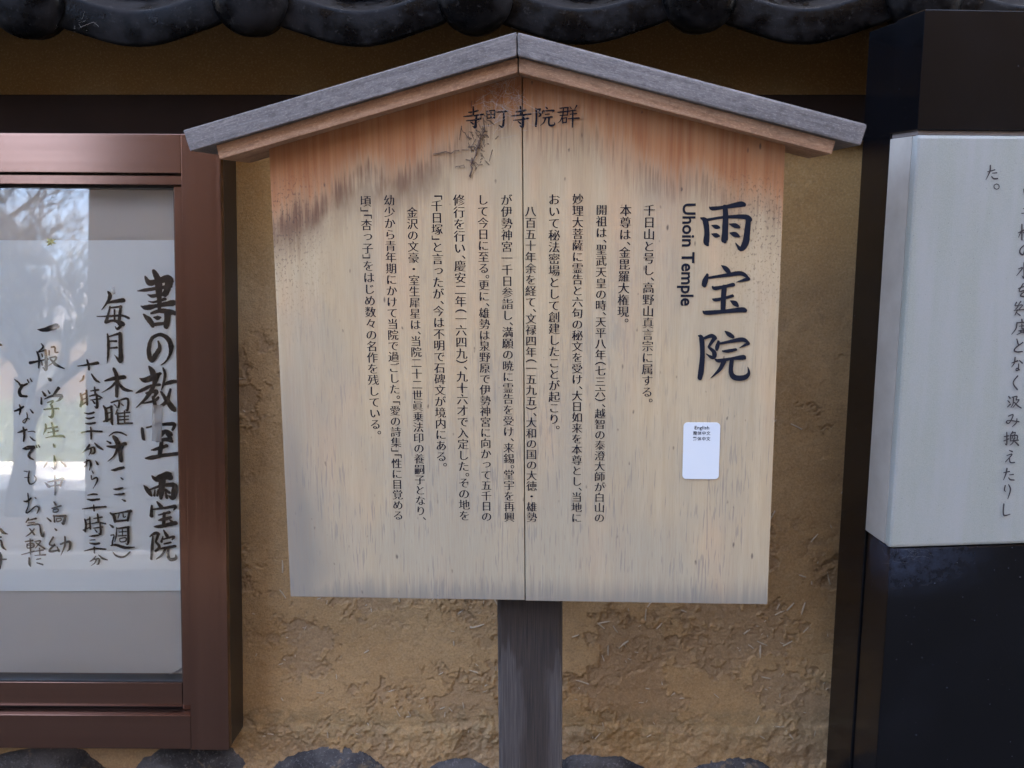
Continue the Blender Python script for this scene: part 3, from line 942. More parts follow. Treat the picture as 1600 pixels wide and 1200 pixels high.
# bare tree behind the photographer, mirrored in the glass
def bare_tree(x, y, h, seed, label):
    rnd = random.Random(seed)
    root = thing('bare_tree', label, 'tree', Matrix.Translation((x, y, 0)), 'bare trees across the street')
    V, F = [], []; TV, TF = [], []
    def grow(p, d, r, L, depth, V, F):
        pts = [p.copy()]; rr = [r]; q = p.copy(); dd = d.copy(); n = 5
        for i in range(n):
            dd = (dd + Vector((rnd.uniform(-.25, .25), rnd.uniform(-.25, .25), rnd.uniform(-.12, .18)))).normalized()
            q = q + dd * L / n
            pts.append(q.copy()); rr.append(r * (1 - 0.36 * (i + 1) / n))
        tube_data(pts, rr, 7 if depth < 2 else 4 if depth < 4 else 3, V, F)
        if depth < 7:
            for k in range(4 if depth < 2 else 3):
                i = rnd.randint(2, n)
                a = rnd.uniform(0, 6.28); s = rnd.uniform(0.5, 1.1)
                side = Vector((math.cos(a), math.sin(a), rnd.uniform(-0.1, 0.5)))
                nd = (dd + side * s).normalized()
                grow(pts[i], nd, rr[i] * rnd.uniform(.55, .85), L * rnd.uniform(.62, .82), depth + 1, CV, CF)
    CV, CF = [], []
    grow(Vector((0, 0, -0.1)), Vector((0.05, 0, 1)), 0.17 * h / 7, h * 0.28, 0, TV, TF)
    bark = simple('bark', (0.022, 0.017, 0.014), 0.95, nsc=20, namt=0.4)
    from_data('trunk', TV, TF, bark, root)
    from_data('crown', CV, CF, bark, root)
    return root
bare_tree(-6.05, -9.6, 6.6, 5, 'bare winter tree across the street, mirrored in the glass of the notice case')
bare_tree(-8.7, -12.6, 7.2, 33, 'slender bare tree just behind the first one in the alley mouth')
bare_tree(-9.8, -14.0, 9.0, 21, 'taller bare tree far across the street behind the gravel yard')

# dark timber houses across the street
WD = simple('dark_timber', (0.030, 0.022, 0.016), 0.85, nsc=8, namt=0.3)
WG = simple('window_glass', (0.02, 0.022, 0.025), 0.35)
RT = simple('house_roof_tiles', (0.04, 0.04, 0.045), 0.5)
for _m in (WD, RT, WG): _m.node_tree.nodes['Principled BSDF'].inputs['Specular IOR Level'].default_value = 0.15
def house(label, loc, X0, X1, depth, H, wins):
    r = thing('timber_house', label, 'house', Matrix.Translation(loc), 'houses across the street')
    Y0, Y1 = -depth, 0.0
    box('wall', X0, X1, Y0, Y1, 0, H, WD, r, 0.02)
    k = X0 + 0.35
    while k < X1 - 0.2:
        box('batten', k, k + 0.06, 0.002, 0.03, 0.3, H - 0.1, WD, r, 0.004); k += 0.72
    for x in wins:
        for z in (1.0, H - 2.0):
            f = box('window', x - 0.6, x + 0.6, 0.032, 0.08, z, z + 1.15, WD, r, 0.004)
            box('pane', x - 0.54, x + 0.54, 0.082, 0.09, z + 0.06, z + 1.09, WG, f, 0.002)
    bm = prism_bm([(X0 - .6, H - 0.1), (X1 + .6, H - 0.1), (X1 - 1.2, H + 2.2), (X0 + 1.2, H + 2.2)], 0, 1)
    me = from_bm('roof', bm, RT, r)
    for v in me.data.vertices:
        x, y, z = v.co
        t = (y - (H - 0.1)) / 2.3
        v.co = (x, (Y0 - .6 + (depth / 2) * t) if z < 0.5 else (Y1 + .6 - (depth / 2) * t), y)
house('two-storey dark timber house straight across the street, mirrored in the right of the glass', (0, -5.6, 0), -3.55, 7.4, 8.0, 8.2, (-2.2, 0.8, 3.8, 6.2))
house('second timber house across the street, farther to the right', (15.5, -5.6, 0), -7.8, 7.0, 8.0, 8.8, (-5, -1.5, 2, 5))
house('lower timber house across the street, left of the alley with the bare tree', (-13, -5.6, 0), -7.0, 6.2, 4.8, 3.4, (-5, -1.5, 2, 5.5))
house('timber house at the back of the gravel yard, behind the bare trees', (-14, -31, 0), -9.0, 9.5, 7.0, 4.2, (-5, -1.5, 2, 5.5))
hedge = thing('clipped_hedge', 'low clipped hedge along the far side of the gravel yard', 'hedge', Matrix.Translation((-16, -25, 0)))
V, F = [], []
rnd = random.Random(3)
for i in range(9000):
    p = Vector((rnd.uniform(-11, 11), rnd.uniform(-.6, .6), rnd.uniform(0.0, 1.7)))
    a = Vector((rnd.uniform(-1, 1), rnd.uniform(-1, 1), rnd.uniform(-1, 1))).normalized() * 0.09
    b = a.cross(Vector((rnd.uniform(-1, 1), rnd.uniform(-1, 1), rnd.uniform(-1, 1)))).normalized() * 0.05
    k = len(V); V += [tuple(p - a), tuple(p + b), tuple(p + a), tuple(p - b)]; F.append((k, k + 1, k + 2, k + 3))
o = from_data('leaves', V, F, simple('hedge_leaf', (0.022, 0.030, 0.014), 0.7, nsc=3, namt=0.5), hedge); o['kind'] = 'stuff'
box('hedge_core', -10.9, 10.9, -.45, .45, 0, 1.55, simple('hedge_inside', (0.02, 0.025, 0.014), 0.95), hedge, 0.05)

# unseen hall added behind the wall to keep its street side in shade
th = thing('added_shade_hall', 'unseen hall added behind the earthen wall to block the sun', 'temple', Matrix.Translation((0.5, 4.2, 0)))
box('wall', -12, 14, 0, 8, 0, 8.6, simple('hall_plaster', (0.4, 0.37, 0.3), 0.9), th, 0.02)
bm = prism_bm([(-13, 8.3), (15, 8.3), (12, 13.6), (-10, 13.6)], 0, 1)
o = from_bm('roof', bm, M_tile, th)
for v in o.data.vertices:
    x, y, z = v.co; t = (y - 8.3) / 5.3
    v.co = (x, (-1.4 + 5.2 * t) if z < 0.5 else (9.4 - 5.2 * t), y)

# ================================================================== the earthen wall
T6 = math.tan(rad(6))
WM = frame((0, 1.47, 1.70), (1, 0, 0), (0, T6, 1))       # leans back 6 degrees
wall = thing('earthen_wall', 'ochre mud plaster wall with chopped straw, dark beam and boulder footing, under a tiled coping', 'wall', WM)

def axis(lo, a, b, hi, fine, coarse):
    left = np.arange(lo, a, coarse); mid = np.arange(a, b, fine); right = np.append(np.arange(b, hi, coarse), hi)
    return np.concatenate([left, mid, right])
ux = axis(-6.0, -0.44, 0.56, 6.0, 0.00155, 0.15)
wy = axis(-1.72, -1.06, -0.12, 0.10, 0.00155, 0.11)
U, Wd = np.meshgrid(ux, wy)
def mud_height(U, W):
    h = (fbm(U * 9, W * 9, 1, 3) - 0.5) * 0.005 + (fbm(U * 55, W * 55, 4, 5, 0.62) - 0.5) * 0.0016
    rough = sstep(-0.30, -0.42, W + (fbm(U * 7, W * 7, 9, 3) - 0.5) * 0.16)
    wx = fbm(U * 45, W * 45, 15, 4, 0.65) - 0.5; wy_ = fbm(U * 45, W * 45, 18, 4, 0.65) - 0.5
    n = fbm(U * 8 + wx * 0.9, W * 11 + wy_ * 0.9, 21, 5, 0.58)
    fl = sstep(0.545, 0.552, n) * rough                       # scaled-off top coat, crisp broken edges
    n2 = fbm(U * 20 + wx, W * 26 + wy_, 33, 5, 0.6)
    fl2 = sstep(0.575, 0.583, n2) * rough * sstep(0.42, 0.54, n)
    h -= fl * 0.0012 + fl2 * 0.0009
    # lifted lips along the broken edges
    h += rough * (np.exp(-((n - 0.541) / 0.006) ** 2) * 0.0010 + np.exp(-((n2 - 0.570) / 0.006) ** 2) * 0.0006 * sstep(0.42, 0.54, n))
    bare = np.clip(fl * 0.8 + fl2 * 0.6, 0, 1)
    h += (0.12 + 0.88 * bare) * rough * (fbm(U * 170, W * 170, 40, 3, 0.75) - 0.5) * 0.0017
    # hairline cracks
    cr = np.abs(fbm(U * 11 + wx * 0.5, W * 11 + wy_ * 0.5, 77, 4, 0.55) - 0.5)
    h -= sstep(0.006, 0.0, cr) * 0.0016 * rough * (fbm(U * 5, W * 5, 80, 2) > 0.52)
    # trowelled bulge over the footing stones, crumbling lower edge
    e = W + 0.957 + (fbm(U * 16, W * 3, 60, 3) - 0.5) * 0.02
    low = sstep(0.004, -0.010, e)
    h += low * (0.004 + (fbm(U * 40, W * 40, 66, 5, 0.7) - 0.5) * 0.010)
    h += sstep(-0.78, -0.95, W) * 0.004
    return h, np.clip(bare + low * 0.35 * (fbm(U * 30, W * 30, 71, 3) > 0.5), 0, 1)
H, BARE = mud_height(U, Wd)
inside = (U > -0.46) & (U < 0.58) & (Wd > -1.08)
H = H * np.where(inside, 1, 0.5)
ny, nx = U.shape
co = np.stack([U, Wd, H], -1).reshape(-1, 3).astype(np.float32)
idx = np.arange(ny * nx).reshape(ny, nx)
quads = np.stack([idx[:-1, :-1], idx[:-1, 1:], idx[1:, 1:], idx[1:, :-1]], -1).reshape(-1, 4)
me = bpy.data.meshes.new('mud_plaster')
me.vertices.add(len(co)); me.vertices.foreach_set('co', co.ravel())
me.loops.add(quads.size); me.loops.foreach_set('vertex_index', quads.ravel().astype(np.int32))
me.polygons.add(len(quads)); me.polygons.foreach_set('loop_start', np.arange(0, quads.size, 4, dtype=np.int32))
me.polygons.foreach_set('use_smooth', np.ones(len(quads), dtype=bool))
me.update(calc_edges=True); me.validate()
at = me.attributes.new('bare', 'FLOAT', 'POINT'); at.data.foreach_set('value', BARE.ravel().astype(np.float32))
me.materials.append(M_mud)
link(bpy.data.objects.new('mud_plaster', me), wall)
# body of the wall behind the plaster skin
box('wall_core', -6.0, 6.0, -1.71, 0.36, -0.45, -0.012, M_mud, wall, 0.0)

# chopped straw
V, F = [], []
rnd = random.Random(12)
cnt = 0
while cnt < 250:
    u = rnd.uniform(-0.40, 0.52); w = rnd.uniform(-0.985, -0.36)
    hh, bb = mud_height(np.array([[u]]), np.array([[w]]))
    if rnd.random() > 0.16 + 0.9 * bb[0, 0] or w > -0.42 - 0.10 * rnd.random(): continue
    L = rnd.choice((0.004, 0.005, 0.007, 0.009, 0.013, 0.019)) * rnd.uniform(.8, 1.1); r = rnd.uniform(0.0004, 0.0008) + L * 0.035
    a = rnd.uniform(0, math.pi); tl = rnd.uniform(-0.12, 0.12)
    d = Vector((math.cos(a), math.sin(a), tl)).normalized()
    p = Vector((u, w, float(hh[0, 0]) + r * 0.25))
    bend = Vector((rnd.uniform(-1, 1), rnd.uniform(-1, 1), 0)) * L * 0.03
    tube_data([p - d * L / 2, p + bend, p + d * L / 2], [r * .8, r, r * .7], 5, V, F)
    cnt += 1
o = from_data('chopped_straw', V, F, M_straw, wall); o['kind'] = 'stuff'

# beam under the coping
box('beam', -6, 6, -0.112, -0.0535, 0.002, 0.030, M_beam, wall, 0.002)
# plastered soffit under the eave
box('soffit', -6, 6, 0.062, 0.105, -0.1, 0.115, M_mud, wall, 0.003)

# footing boulders
def boulder(cx, cy, rx, ry, rz, seed, cz=-0.02):
    bm = bmesh.new()
    bmesh.ops.create_icosphere(bm, subdivisions=4, radius=1)
    rn = random.Random(seed); k = rn.uniform(0, 50)
    from mathutils import noise as mn
    for v in bm.verts:
        n = v.co.normalized()
        q = 1 + 0.16 * mn.noise(n * 1.6 + Vector((k, 0, 0))) + 0.05 * mn.noise(n * 5 + Vector((0, k, 0))) + 0.018 * mn.noise(n * 16 + Vector((k, k, 0)))
        s = Vector((math.copysign(abs(n.x) ** .8, n.x), math.copysign(abs(n.y) ** .8, n.y), math.copysign(abs(n.z) ** .75, n.z)))
        v.co = Vector((s.x * rx, s.y * ry, s.z * rz)) * q + Vector((cx, cy, cz))
    return from_bm('stone', bm, M_stone, wall, True)
tops = [(-0.69, -0.985, .105), (-0.472, -0.975, .098), (-0.270, -0.985, .088), (-0.075, -0.991, .088), (0.125, -0.990, .100), (0.310, -0.989, .094), (0.515, -0.997, .094), (0.72, -0.99, .1), (-0.91, -0.99, .1)]
for i, (u, w, r) in enumerate(tops):
    boulder(u, w - 0.086 - 0.006 * (i % 2), r * (1.0 + 0.05 * (i % 3)), 0.084, 0.050, 100 + i)
rnd = random.Random(9)
for row in range(4):
    y = -1.21 - row * 0.135; x = -2.0 + rnd.uniform(0, .1)
    while x < 2.0:
        r = rnd.uniform(.085, .12)
        boulder(x + r, y, r, 0.075, 0.055, rnd.randint(0, 9999)); x += 2 * r + 0.012

# ================================================================== tiled coping
TM = frame((0, 1.33, 1.70), (1, -0.0, 0.005), (0, 0, 1))
roof = thing('tiled_coping', 'eave of black glazed pantiles with round end caps running along the wall top', 'tile roof', TM)
TW = 0.2815
def tile_profile(n=26):
    P = []
    for i in range(n + 1):
        s = -0.5 + i / n                                       # one tile width, trough in the middle
        z = 0.030 * 0.5 * (1 - math.cos(2 * math.pi * s))
        z += 0.018 * max(0, (abs(s) - 0.32) / 0.18) ** 2
        P.append((s * TW, z))
    return P
def tile_mesh(lip):
    P = tile_profile(); n = len(P)
    V, F = [], []
    L = 0.30; sl = math.tan(rad(27)); th_ = 0.011
    rows = [(0.0, 0)] + [(L * k / 6, 0) for k in range(1, 7)]
    for (d, _) in rows:                                       # top surface, going back (-z)
        for x, z in P: V.append((x, 0.0425 + z + d * sl, -d))
    nr = len(rows)
    for r in range(nr - 1):
        for i in range(n - 1):
            a = r * n + i; F.append((a, a + 1, a + n + 1, a + n))
    base = len(V)
    for (d, _) in rows:                                       # underside
        for x, z in P: V.append((x, 0.0425 + z + d * sl - th_, -d - 0.004))
    for r in range(nr - 1):
        for i in range(n - 1):
            a = base + r * n + i; F.append((a, a + n, a + n + 1, a + 1))
    # front: a hanging lip, or just the tile's edge
    drop = 0.0435 if lip else 0.011
    lb = len(V)
    prof = [(0.0015, -0.0022), (0.0030, -0.006), (0.0030, -drop + 0.004), (0.0015, -drop), (-0.007, -drop), (-0.009, -drop + 0.006), (-0.010, -0.012)]
    for dz, dy in prof:
        for x, z in P: V.append((x, 0.0425 + z + dy, dz))
    prev = 0
    seq = [0] + [lb + k * n for k in range(len(prof))] + ([base] if True else [])
    for a0, b0 in zip(seq[:-1], seq[1:]):
        for i in range(n - 1):
            F.append((a0 + i, b0 + i, b0 + i + 1, a0 + i + 1))
    me = bpy.data.meshes.new('roof_tile')
    me.from_pydata(V, [], F)
    for p in me.polygons: p.use_smooth = True
    me.materials.append(M_tile)
    bm = bmesh.new(); bm.from_mesh(me); bmesh.ops.recalc_face_normals(bm, faces=bm.faces[:]); bm.to_mesh(me); bm.free()
    return me
def disc_mesh():
    V, F = [], []; n = 40
    prof = [(0.0, 0.0215), (0.012, 0.0213), (0.024, 0.0200), (0.034, 0.0175), (0.0405, 0.0140), (0.0445, 0.0100), (0.0470, 0.005), (0.0475, -0.002), (0.0465, -0.010), (0.044, -0.03), (0.0, -0.03)]
    for r, z in prof:
        if r == 0: V.append((0, 0, z)); continue
        for k in range(n):
            a = 2 * math.pi * k / n; V.append((r * math.cos(a), r * math.sin(a), z))
    F += [(0, 1 + k, 1 + (k + 1) % n) for k in range(n)]
    for j in range(len(prof) - 3):
        b0 = 1 + j * n; b1 = b0 + n
        for k in range(n): F.append((b0 + k, b1 + k, b1 + (k + 1) % n, b0 + (k + 1) % n))
    b0 = 1 + (len(prof) - 3) * n; e = len(V) - 1
    F += [(b0 + (k + 1) % n, b0 + k, e) for k in range(n)]
    me = bpy.data.meshes.new('end_cap'); me.from_pydata(V, [], F)
    for p in me.polygons: p.use_smooth = True
    me.materials.append(M_tile)
    return me
tm_lip, tm_plain, dm = tile_mesh(True), tile_mesh(False), disc_mesh()
rnd = random.Random(4)
for i in range(-5, 6):
    x = -0.1925 + i * TW
    o = bpy.data.objects.new('eave_tile', tm_lip); link(o, roof)
    o.location = (x, rnd.uniform(-.0015, .0015), rnd.uniform(-.002, .002))
    o.rotation_euler = (0, 0, rnd.uniform(-.004, .004))
    d = bpy.data.objects.new('end_cap', dm); link(d, o)
    d.location = (TW / 2 + 0.006, 0.0565 + rnd.uniform(-.001, .001), 0.006)
for row in (1, 2):
    for i in range(-5, 6):
        o = bpy.data.objects.new('roof_tile', tm_plain); link(o, roof)
        o.location = (-0.1925 + i * TW, row * 0.215 * math.tan(rad(27)) + 0.014 * row, -row * 0.215)
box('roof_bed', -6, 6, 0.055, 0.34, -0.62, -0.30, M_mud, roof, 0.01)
box('ridge', -6, 6, 0.30, 0.42, -0.60, -0.42, M_tile, roof, 0.02)

# ================================================================== notice case on the left
a3 = rad(-0.33)
CM = WM @ Matrix.Translation((-0.3890, -0.1160, 0)) @ Matrix.Rotation(a3, 4, 'Z')
case = thing('notice_case', 'bronze aluminium wall case with a glass front, beside the wooden board', 'notice case', CM)
XL = -1.30
box('stile', -0.0530, 0.0, -0.8455, 0.0, 0.066, 0.080, M_mety, case, 0.0012)
box('stile', XL, XL + 0.053, -0.8455, 0.0, 0.066, 0.080, M_mety, case, 0.0012)
box('case_side', -0.0530, -0.0008, -0.8450, -0.0005, 0.0, 0.0655, M_caseside, case, 0.0012)
box('case_side', XL, XL + 0.053, -0.8450, -0.0005, 0.0, 0.0655, M_caseside, case, 0.0012)
box('top_rail', XL + 0.0535, -0.0535, -0.0520, 0.0, 0.0, 0.0785, M_metx, case, 0.0010)
box('head_bead', XL + 0.0535, -0.0535, -0.0665, -0.0535, 0.0, 0.070, M_metx, case, 0.0010)
box('bottom_rail', XL + 0.0535, -0.0535, -0.8450, -0.7965, 0.0, 0.0785, M_metx, case, 0.0012)
box('sash_stile', -0.0700, -0.0536, -0.7955, -0.0668, 0.02, 0.060, M_mety, case, 0.0008)
box('sash_stile', -0.0705, -0.0712, -0.7560, -0.0668, 0.03, 0.0575, M_gasket, case, 0.0)
box('sash_rail', XL + 0.0535, -0.0715, -0.7925, -0.7580, 0.02, 0.058, M_metx, case, 0.0008)
box('gasket', XL + 0.0535, -0.0720, -0.7578, -0.7560, 0.03, 0.0560, M_gasket, case, 0.0)
box('gasket', XL + 0.0535, -0.0540, -0.7963, -0.7927, 0.02, 0.050, M_gasket, case, 0.0)
box('gasket', XL + 0.0535, -0.0540, -0.0534, -0.0521, 0.02, 0.066, M_gasket, case, 0.0)
box('gasket', XL + 0.0535, -0.0720, -0.0690, -0.0668, 0.03, 0.0560, M_gasket, case, 0.0)
box('back_panel', XL + 0.0536, -0.0716, -0.7930, -0.0668, 0.004, 0.020, M_fabric, case, 0.0)
box('glass_pane', XL + 0.0536, -0.0714, -0.7576, -0.0670, 0.0500, 0.0504, M_glass, case, 0.0)
# the three bolts of the case's corner
for y in (-0.058, ):
    box('corner_screw', -0.0575, -0.0545, y - 0.002, y + 0.002, 0.0702, 0.0712, M_mety, case, 0.0004)

# ---- brush strokes
def catmull(P, k=6):
    out = []
    n = len(P)
    for i in range(n - 1):
        p0, p1, p2, p3 = P[max(i - 1, 0)], P[i], P[i + 1], P[min(i + 2, n - 1)]
        for j in range(k):
            t = j / k
            out.append([0.5 * (2 * b + (c - a) * t + (2 * a - 5 * b + 4 * c - d) * t * t + (3 * b - a - 3 * c + d) * t ** 3) for a, b, c, d in zip(p0, p1, p2, p3)])
    out.append(list(P[-1]))
    return out
def strokes_obj(name, key, mat, parent, z, wmul=1.0, rough=0.0, off=(0, 0), seed=1):
    V, F = [], []
    rnd = random.Random(seed); zz = z
    for ln in STROKES[key].split('\n'):
        P = [tuple(float(q) * 1e-4 for q in s.split(',')) for s in ln.split()]
        C = catmull(P)
        zz += 0.000012
        b = len(V)
        jl = jr = 0
        for i, (x, y, w) in enumerate(C):
            a = C[max(i - 1, 0)]; c = C[min(i + 1, len(C) - 1)]
            dx, dy = c[0] - a[0], c[1] - a[1]; l = math.hypot(dx, dy) or 1
            nx_, ny_ = -dy / l, dx / l
            w = max(w, 0.0004) * wmul / 2
            jl = 0.6 * jl + rnd.uniform(-1, 1) * rough * w; jr = 0.6 * jr + rnd.uniform(-1, 1) * rough * w
            V.append((x + off[0] + nx_ * (w + jl), y + off[1] + ny_ * (w + jl), zz)); V.append((x + off[0] - nx_ * (w + jr), y + off[1] - ny_ * (w + jr), zz))
        for i in range(len(C) - 1):
            F.append((b + 2 * i + 1, b + 2 * i + 3, b + 2 * i + 2, b + 2 * i))
        # slanted brush-tip caps
        for e in (0, -1):
            x, y, w = C[e]; w = w * wmul / 2
            if w < 0.0003: continue
            zz += 0.000008
            b2 = len(V); n = 12
            for k in range(n):
                t = 2 * math.pi * k / n
                ex, ey = math.cos(t) * w * 1.06, math.sin(t) * w * 0.86
                ca, sa = math.cos(rad(-45)), math.sin(rad(-45))
                V.append((x + off[0] + ex * ca - ey * sa, y + off[1] + ex * sa + ey * ca, zz))
            F.append(tuple(range(b2, b2 + n)))
    return from_data(name, V, F, mat, parent)

# ---- the poster inside the case (stands 3 cm off the wall plane)
PM = WM.copy()
poster = thing('handwritten_poster', 'white paper with brushed Japanese lettering for a calligraphy class, inside the glass case', 'poster', PM @ Matrix.Translation((0, -0.749, 0.0286)))
V, F = [], []
nx_, ny_ = 60, 40
for j in range(ny_ + 1):
    for i in range(nx_ + 1):
        s, t = i / nx_, j / ny_
        x = -1.14 + s * (1.14 - 0.4585); y = 0.0 + t * 0.4965 + 0.0015 * math.sin(5 * s + 1) * (1 if j in (0,) else 0.4)
        z = 0.0003 * math.sin(11 * t + 3 * s) + 0.0004 * math.sin(7 * s - 5 * t)
        V.append((x, y, z))
for j in range(ny_):
    for i in range(nx_):
        a = j * (nx_ + 1) + i; F.append((a, a + 1, a + nx_ + 2, a + nx_ + 1))
from_data('paper_sheet', V, F, M_paper, poster, True)
for k in range(1, 7):
    strokes_obj('brushed_line', 'p%d' % k, M_brush, poster, 0.0016, 1.5 if k == 1 else 1.32, 0.10, (0, 0.749), seed=k)
# scraps of clear tape
M_tape = NT('clear_tape')
M_tape.b.inputs['Alpha'].default_value = 0.55
M_tape = M_tape.set((0.62, 0.66, 0.70), 0.25)
for (x, y, sx, sy, r) in ((-0.500, 0.240, 0.014, 0.052, -0.05), (-0.556, 0.426, 0.004, 0.010, 0.1)):
    ca, sa = math.cos(r), math.sin(r)
    q = [(-sx / 2, -sy / 2), (sx / 2, -sy / 2), (sx / 2, sy / 2), (-sx / 2, sy / 2)]
    from_data('clear_tape', [(x + a * ca - b * sa, y + a * sa + b * ca, 0.0030) for a, b in q], [(0, 1, 2, 3)], M_tape, poster)
# a curled white strip in the lower corner of the case
strip = thing('curled_paper_strip', 'curled white strip of paper in the lower right corner of the glass case', 'paper', CM @ Matrix.Translation((-0.100, -0.757, 0.022)))
V, F = [], []
for i in range(15):
    t = i / 14
    for j in (0, 1):
        V.append((0.0 + t * 0.042, 0.0005 + 0.022 * t ** 1.5 + j * 0.0075 * (0.35 + 0.65 * t), 0.006 + 0.008 * j + 0.004 * math.sin(3 * t)))
for i in range(14): F.append((2 * i, 2 * i + 2, 2 * i + 3, 2 * i + 1))
from_data('curl', V, F, simple('strip_paper', (0.8, 0.8, 0.78), 0.6), strip, True)

# a small dead leaf stuck to the glass
leaf = thing('dead_leaf', 'small yellow-green leaf stuck on the glass above the poster', 'leaf', WM @ Matrix.Translation((-0.6320, -0.2569, 0.0512)) @ Matrix.Rotation(0.5, 4, 'Z'))
V = [(0, 0, 0.0018)]; F = []
for k in range(14):
    a = 2 * math.pi * k / 14; r = (0.0075, 0.0042)[k % 2] * (1.15 if k % 4 == 0 else 0.9)
    V.append((r * math.cos(a), 0.85 * r * math.sin(a), 0.0004 + 0.0012 * (k % 3)))
F = [(0, 1 + k, 1 + (k + 1) % 14) for k in range(14)]
from_data('blade', V, F, simple('dead_leaf_blade', (0.30, 0.27, 0.09), 0.7, nsc=300, namt=0.5), leaf)

# ================================================================== wooden notice board
BU, BW = (0.9983, -0.0575, 0.0074), (-0.0074, -0.0001, 1.0)
B0 = Vector((0.0189, 1.1267, 1.0394)) - Vector(BW).normalized() * YO
BM_ = frame(B0, BU, BW)
board = thing('wooden_notice_board', 'gabled wooden notice board on a post, covered in columns of black Japanese text', 'notice board', BM_)
def gy(x, k=0.0): return YO + 0.606 + k - 0.265 * abs(x + 0.0065)
SE = -0.0034
XLB, XRB = -0.2849, 0.2796
pl = from_bm('plank', prism_bm([(XLB, YO), (SE - 0.0006, YO), (SE - 0.0006, gy(SE) - 0.001), (-0.0065, gy(-0.0065)), (XLB, gy(XLB))], -0.024, 0.0, 0.0008), M_board, board)
pr = from_bm('plank', prism_bm([(SE + 0.0006, YO - 0.0008), (XRB, YO - 0.0008), (XRB, gy(XRB)), (SE + 0.0006, gy(SE))], -0.0243, -0.0002, 0.0008), M_board, board)
box('seam_batten', SE - 0.02, SE + 0.02, YO + 0.0005, YO + 0.58, -0.036, -0.0246, M_blackvoid, board, 0.001)
# post
from_bm('post', prism_bm([(-0.0395, 0), (0.0400, 0), (0.0400, YO + 0.40), (-0.0395, YO + 0.40)], -0.112, -0.0365, 0.0045), M_post, board)

def slope_quad(side, top0, top1, bot0, bot1):
    return [bot0, bot1, top1, top0] if side > 0 else [bot1, bot0, top0, top1]
AX = -0.0068
# grey roof boards
from_bm('roof_board', prism_bm([(-0.3592, YO + .5200), (AX - .0006, YO + .6130), (AX - .0006, YO + .6366), (-0.3653, YO + .5418)], -0.076, 0.040, 0.0013), M_roofL, board)
from_bm('roof_board', prism_bm([(AX + .0006, YO + .6128), (0.3483, YO + .5182), (0.3540, YO + .5394), (AX + .0006, YO + .6364)], -0.0757, 0.0402, 0.0022), M_roofR, board)
# tan trim below them
from_bm('trim_board', prism_bm([(-0.3308, YO + .5115), (-0.0062 - .0006, YO + .5976), (-0.0068, YO + .6127), (-0.3338, YO + .5266)], -0.073, 0.0300, 0.0010), M_trimL, board)
from_bm('trim_board', prism_bm([(-0.0054, YO + .5974), (0.3214, YO + .5104), (0.3252, YO + .5240), (-0.0054, YO + .6125)], -0.0727, 0.0302, 0.0010), M_trimR, board)

# --- lettering
def glyph_mesh(ch, ax=0.0, ay=0.0, res=3):
    cu = bpy.data.curves.new('g', 'FONT'); cu.body = ch; cu.resolution_u = res
    ob = bpy.data.objects.new('g', cu)
    me = ob.to_mesh()
    V = np.array([v.co[:2] for v in me.vertices]) if len(me.vertices) else np.zeros((0, 2))
    F = [tuple(p.vertices) for p in me.polygons]
    if len(V) and (ax or ay):
        cntE = {}
        for f in F:
            for i in range(len(f)):
                a, b = f[i], f[(i + 1) % len(f)]
                cntE.setdefault((min(a, b), max(a, b)), []).append((a, b))
        N = np.zeros_like(V)
        sgn = 1
        if F:
            f = F[0]; p = V[list(f)]
            ar = sum(p[i][0] * p[(i + 1) % len(f)][1] - p[(i + 1) % len(f)][0] * p[i][1] for i in range(len(f)))
            sgn = 1 if ar > 0 else -1
        for k, l in cntE.items():
            if len(l) == 1:
                a, b = l[0]; d = V[b] - V[a]; L = math.hypot(*d)
                if L < 1e-9: continue
                nn = np.array([d[1], -d[0]]) / L * sgn
                N[a] += nn * min(L, .1); N[b] += nn * min(L, .1)
        ln = np.hypot(N[:, 0], N[:, 1]); ln[ln == 0] = 1
        N = N / ln[:, None]
        V = V + N * np.array([ax, ay])
    adv = max(V[:, 0]) if len(V) else 0.5
    ob.to_mesh_clear(); bpy.data.objects.remove(ob); bpy.data.curves.remove(cu)
    return V, F, adv
GL = {}
def glyph(ch, ax, ay):
    k = (ch, ax, ay)
    if k not in GL: GL[k] = glyph_mesh(ch, ax, ay)
    return GL[k]
HALF = '、。「」()（）'
def column(s, x0, y0, x1, y1, mat, parent, z, ax=0.017, ay=-0.015, fill=1.02):
    adv = [0.5 if c in HALF else 1.0 for c in s]
    tot = sum(adv)
    em = (y0 - y1) / (tot - (0.0 if s[-1] not in '。' else 0.0))
    size = em * fill
    V, F = [], []
    pos = 0.0
    for c, a in zip(s, adv):
        c = {'(': '（', ')': '）'}.get(c, c)
        g, fs, _ = glyph(c, ax if c not in '、。' else 0.004, ay if c not in '、。（）「」' else 0.0)
        cx = x0 + (x1 - x0) * pos / tot
        top = y0 - pos * em
        b = len(V)
        for (gx, gy_) in g:
            if c in '（）「」':                                 # turned for vertical setting
                lx, ly = gy_ - 0.38, -(gx - 0.5)
                if c in '（「': ly += 0.25 ; cy = top - 0.25 * em - 0.0 * em
                else: ly -= 0.25; cy = top - 0.25 * em
                px_ = cx + lx * size; py_ = cy + ly * size
            elif c in '、。':
                px_ = cx + (gx - 0.5 + 0.62) * size; py_ = top - 0.5 * em + (gy_ + 0.15 + 0.0) * size
            elif c in 'っ':
                px_ = cx + (gx - 0.5 + 0.06) * size; py_ = top - 0.5 * em + (gy_ - 0.38 + 0.10) * size
            else:
                px_ = cx + (gx - 0.5) * size; py_ = top - 0.5 * em + (gy_ - 0.38) * size
            V.append((px_, py_, z))
        F += [tuple(b + i for i in f) for f in fs]
        pos += a
    return from_data('text_column', V, F, mat, parent)
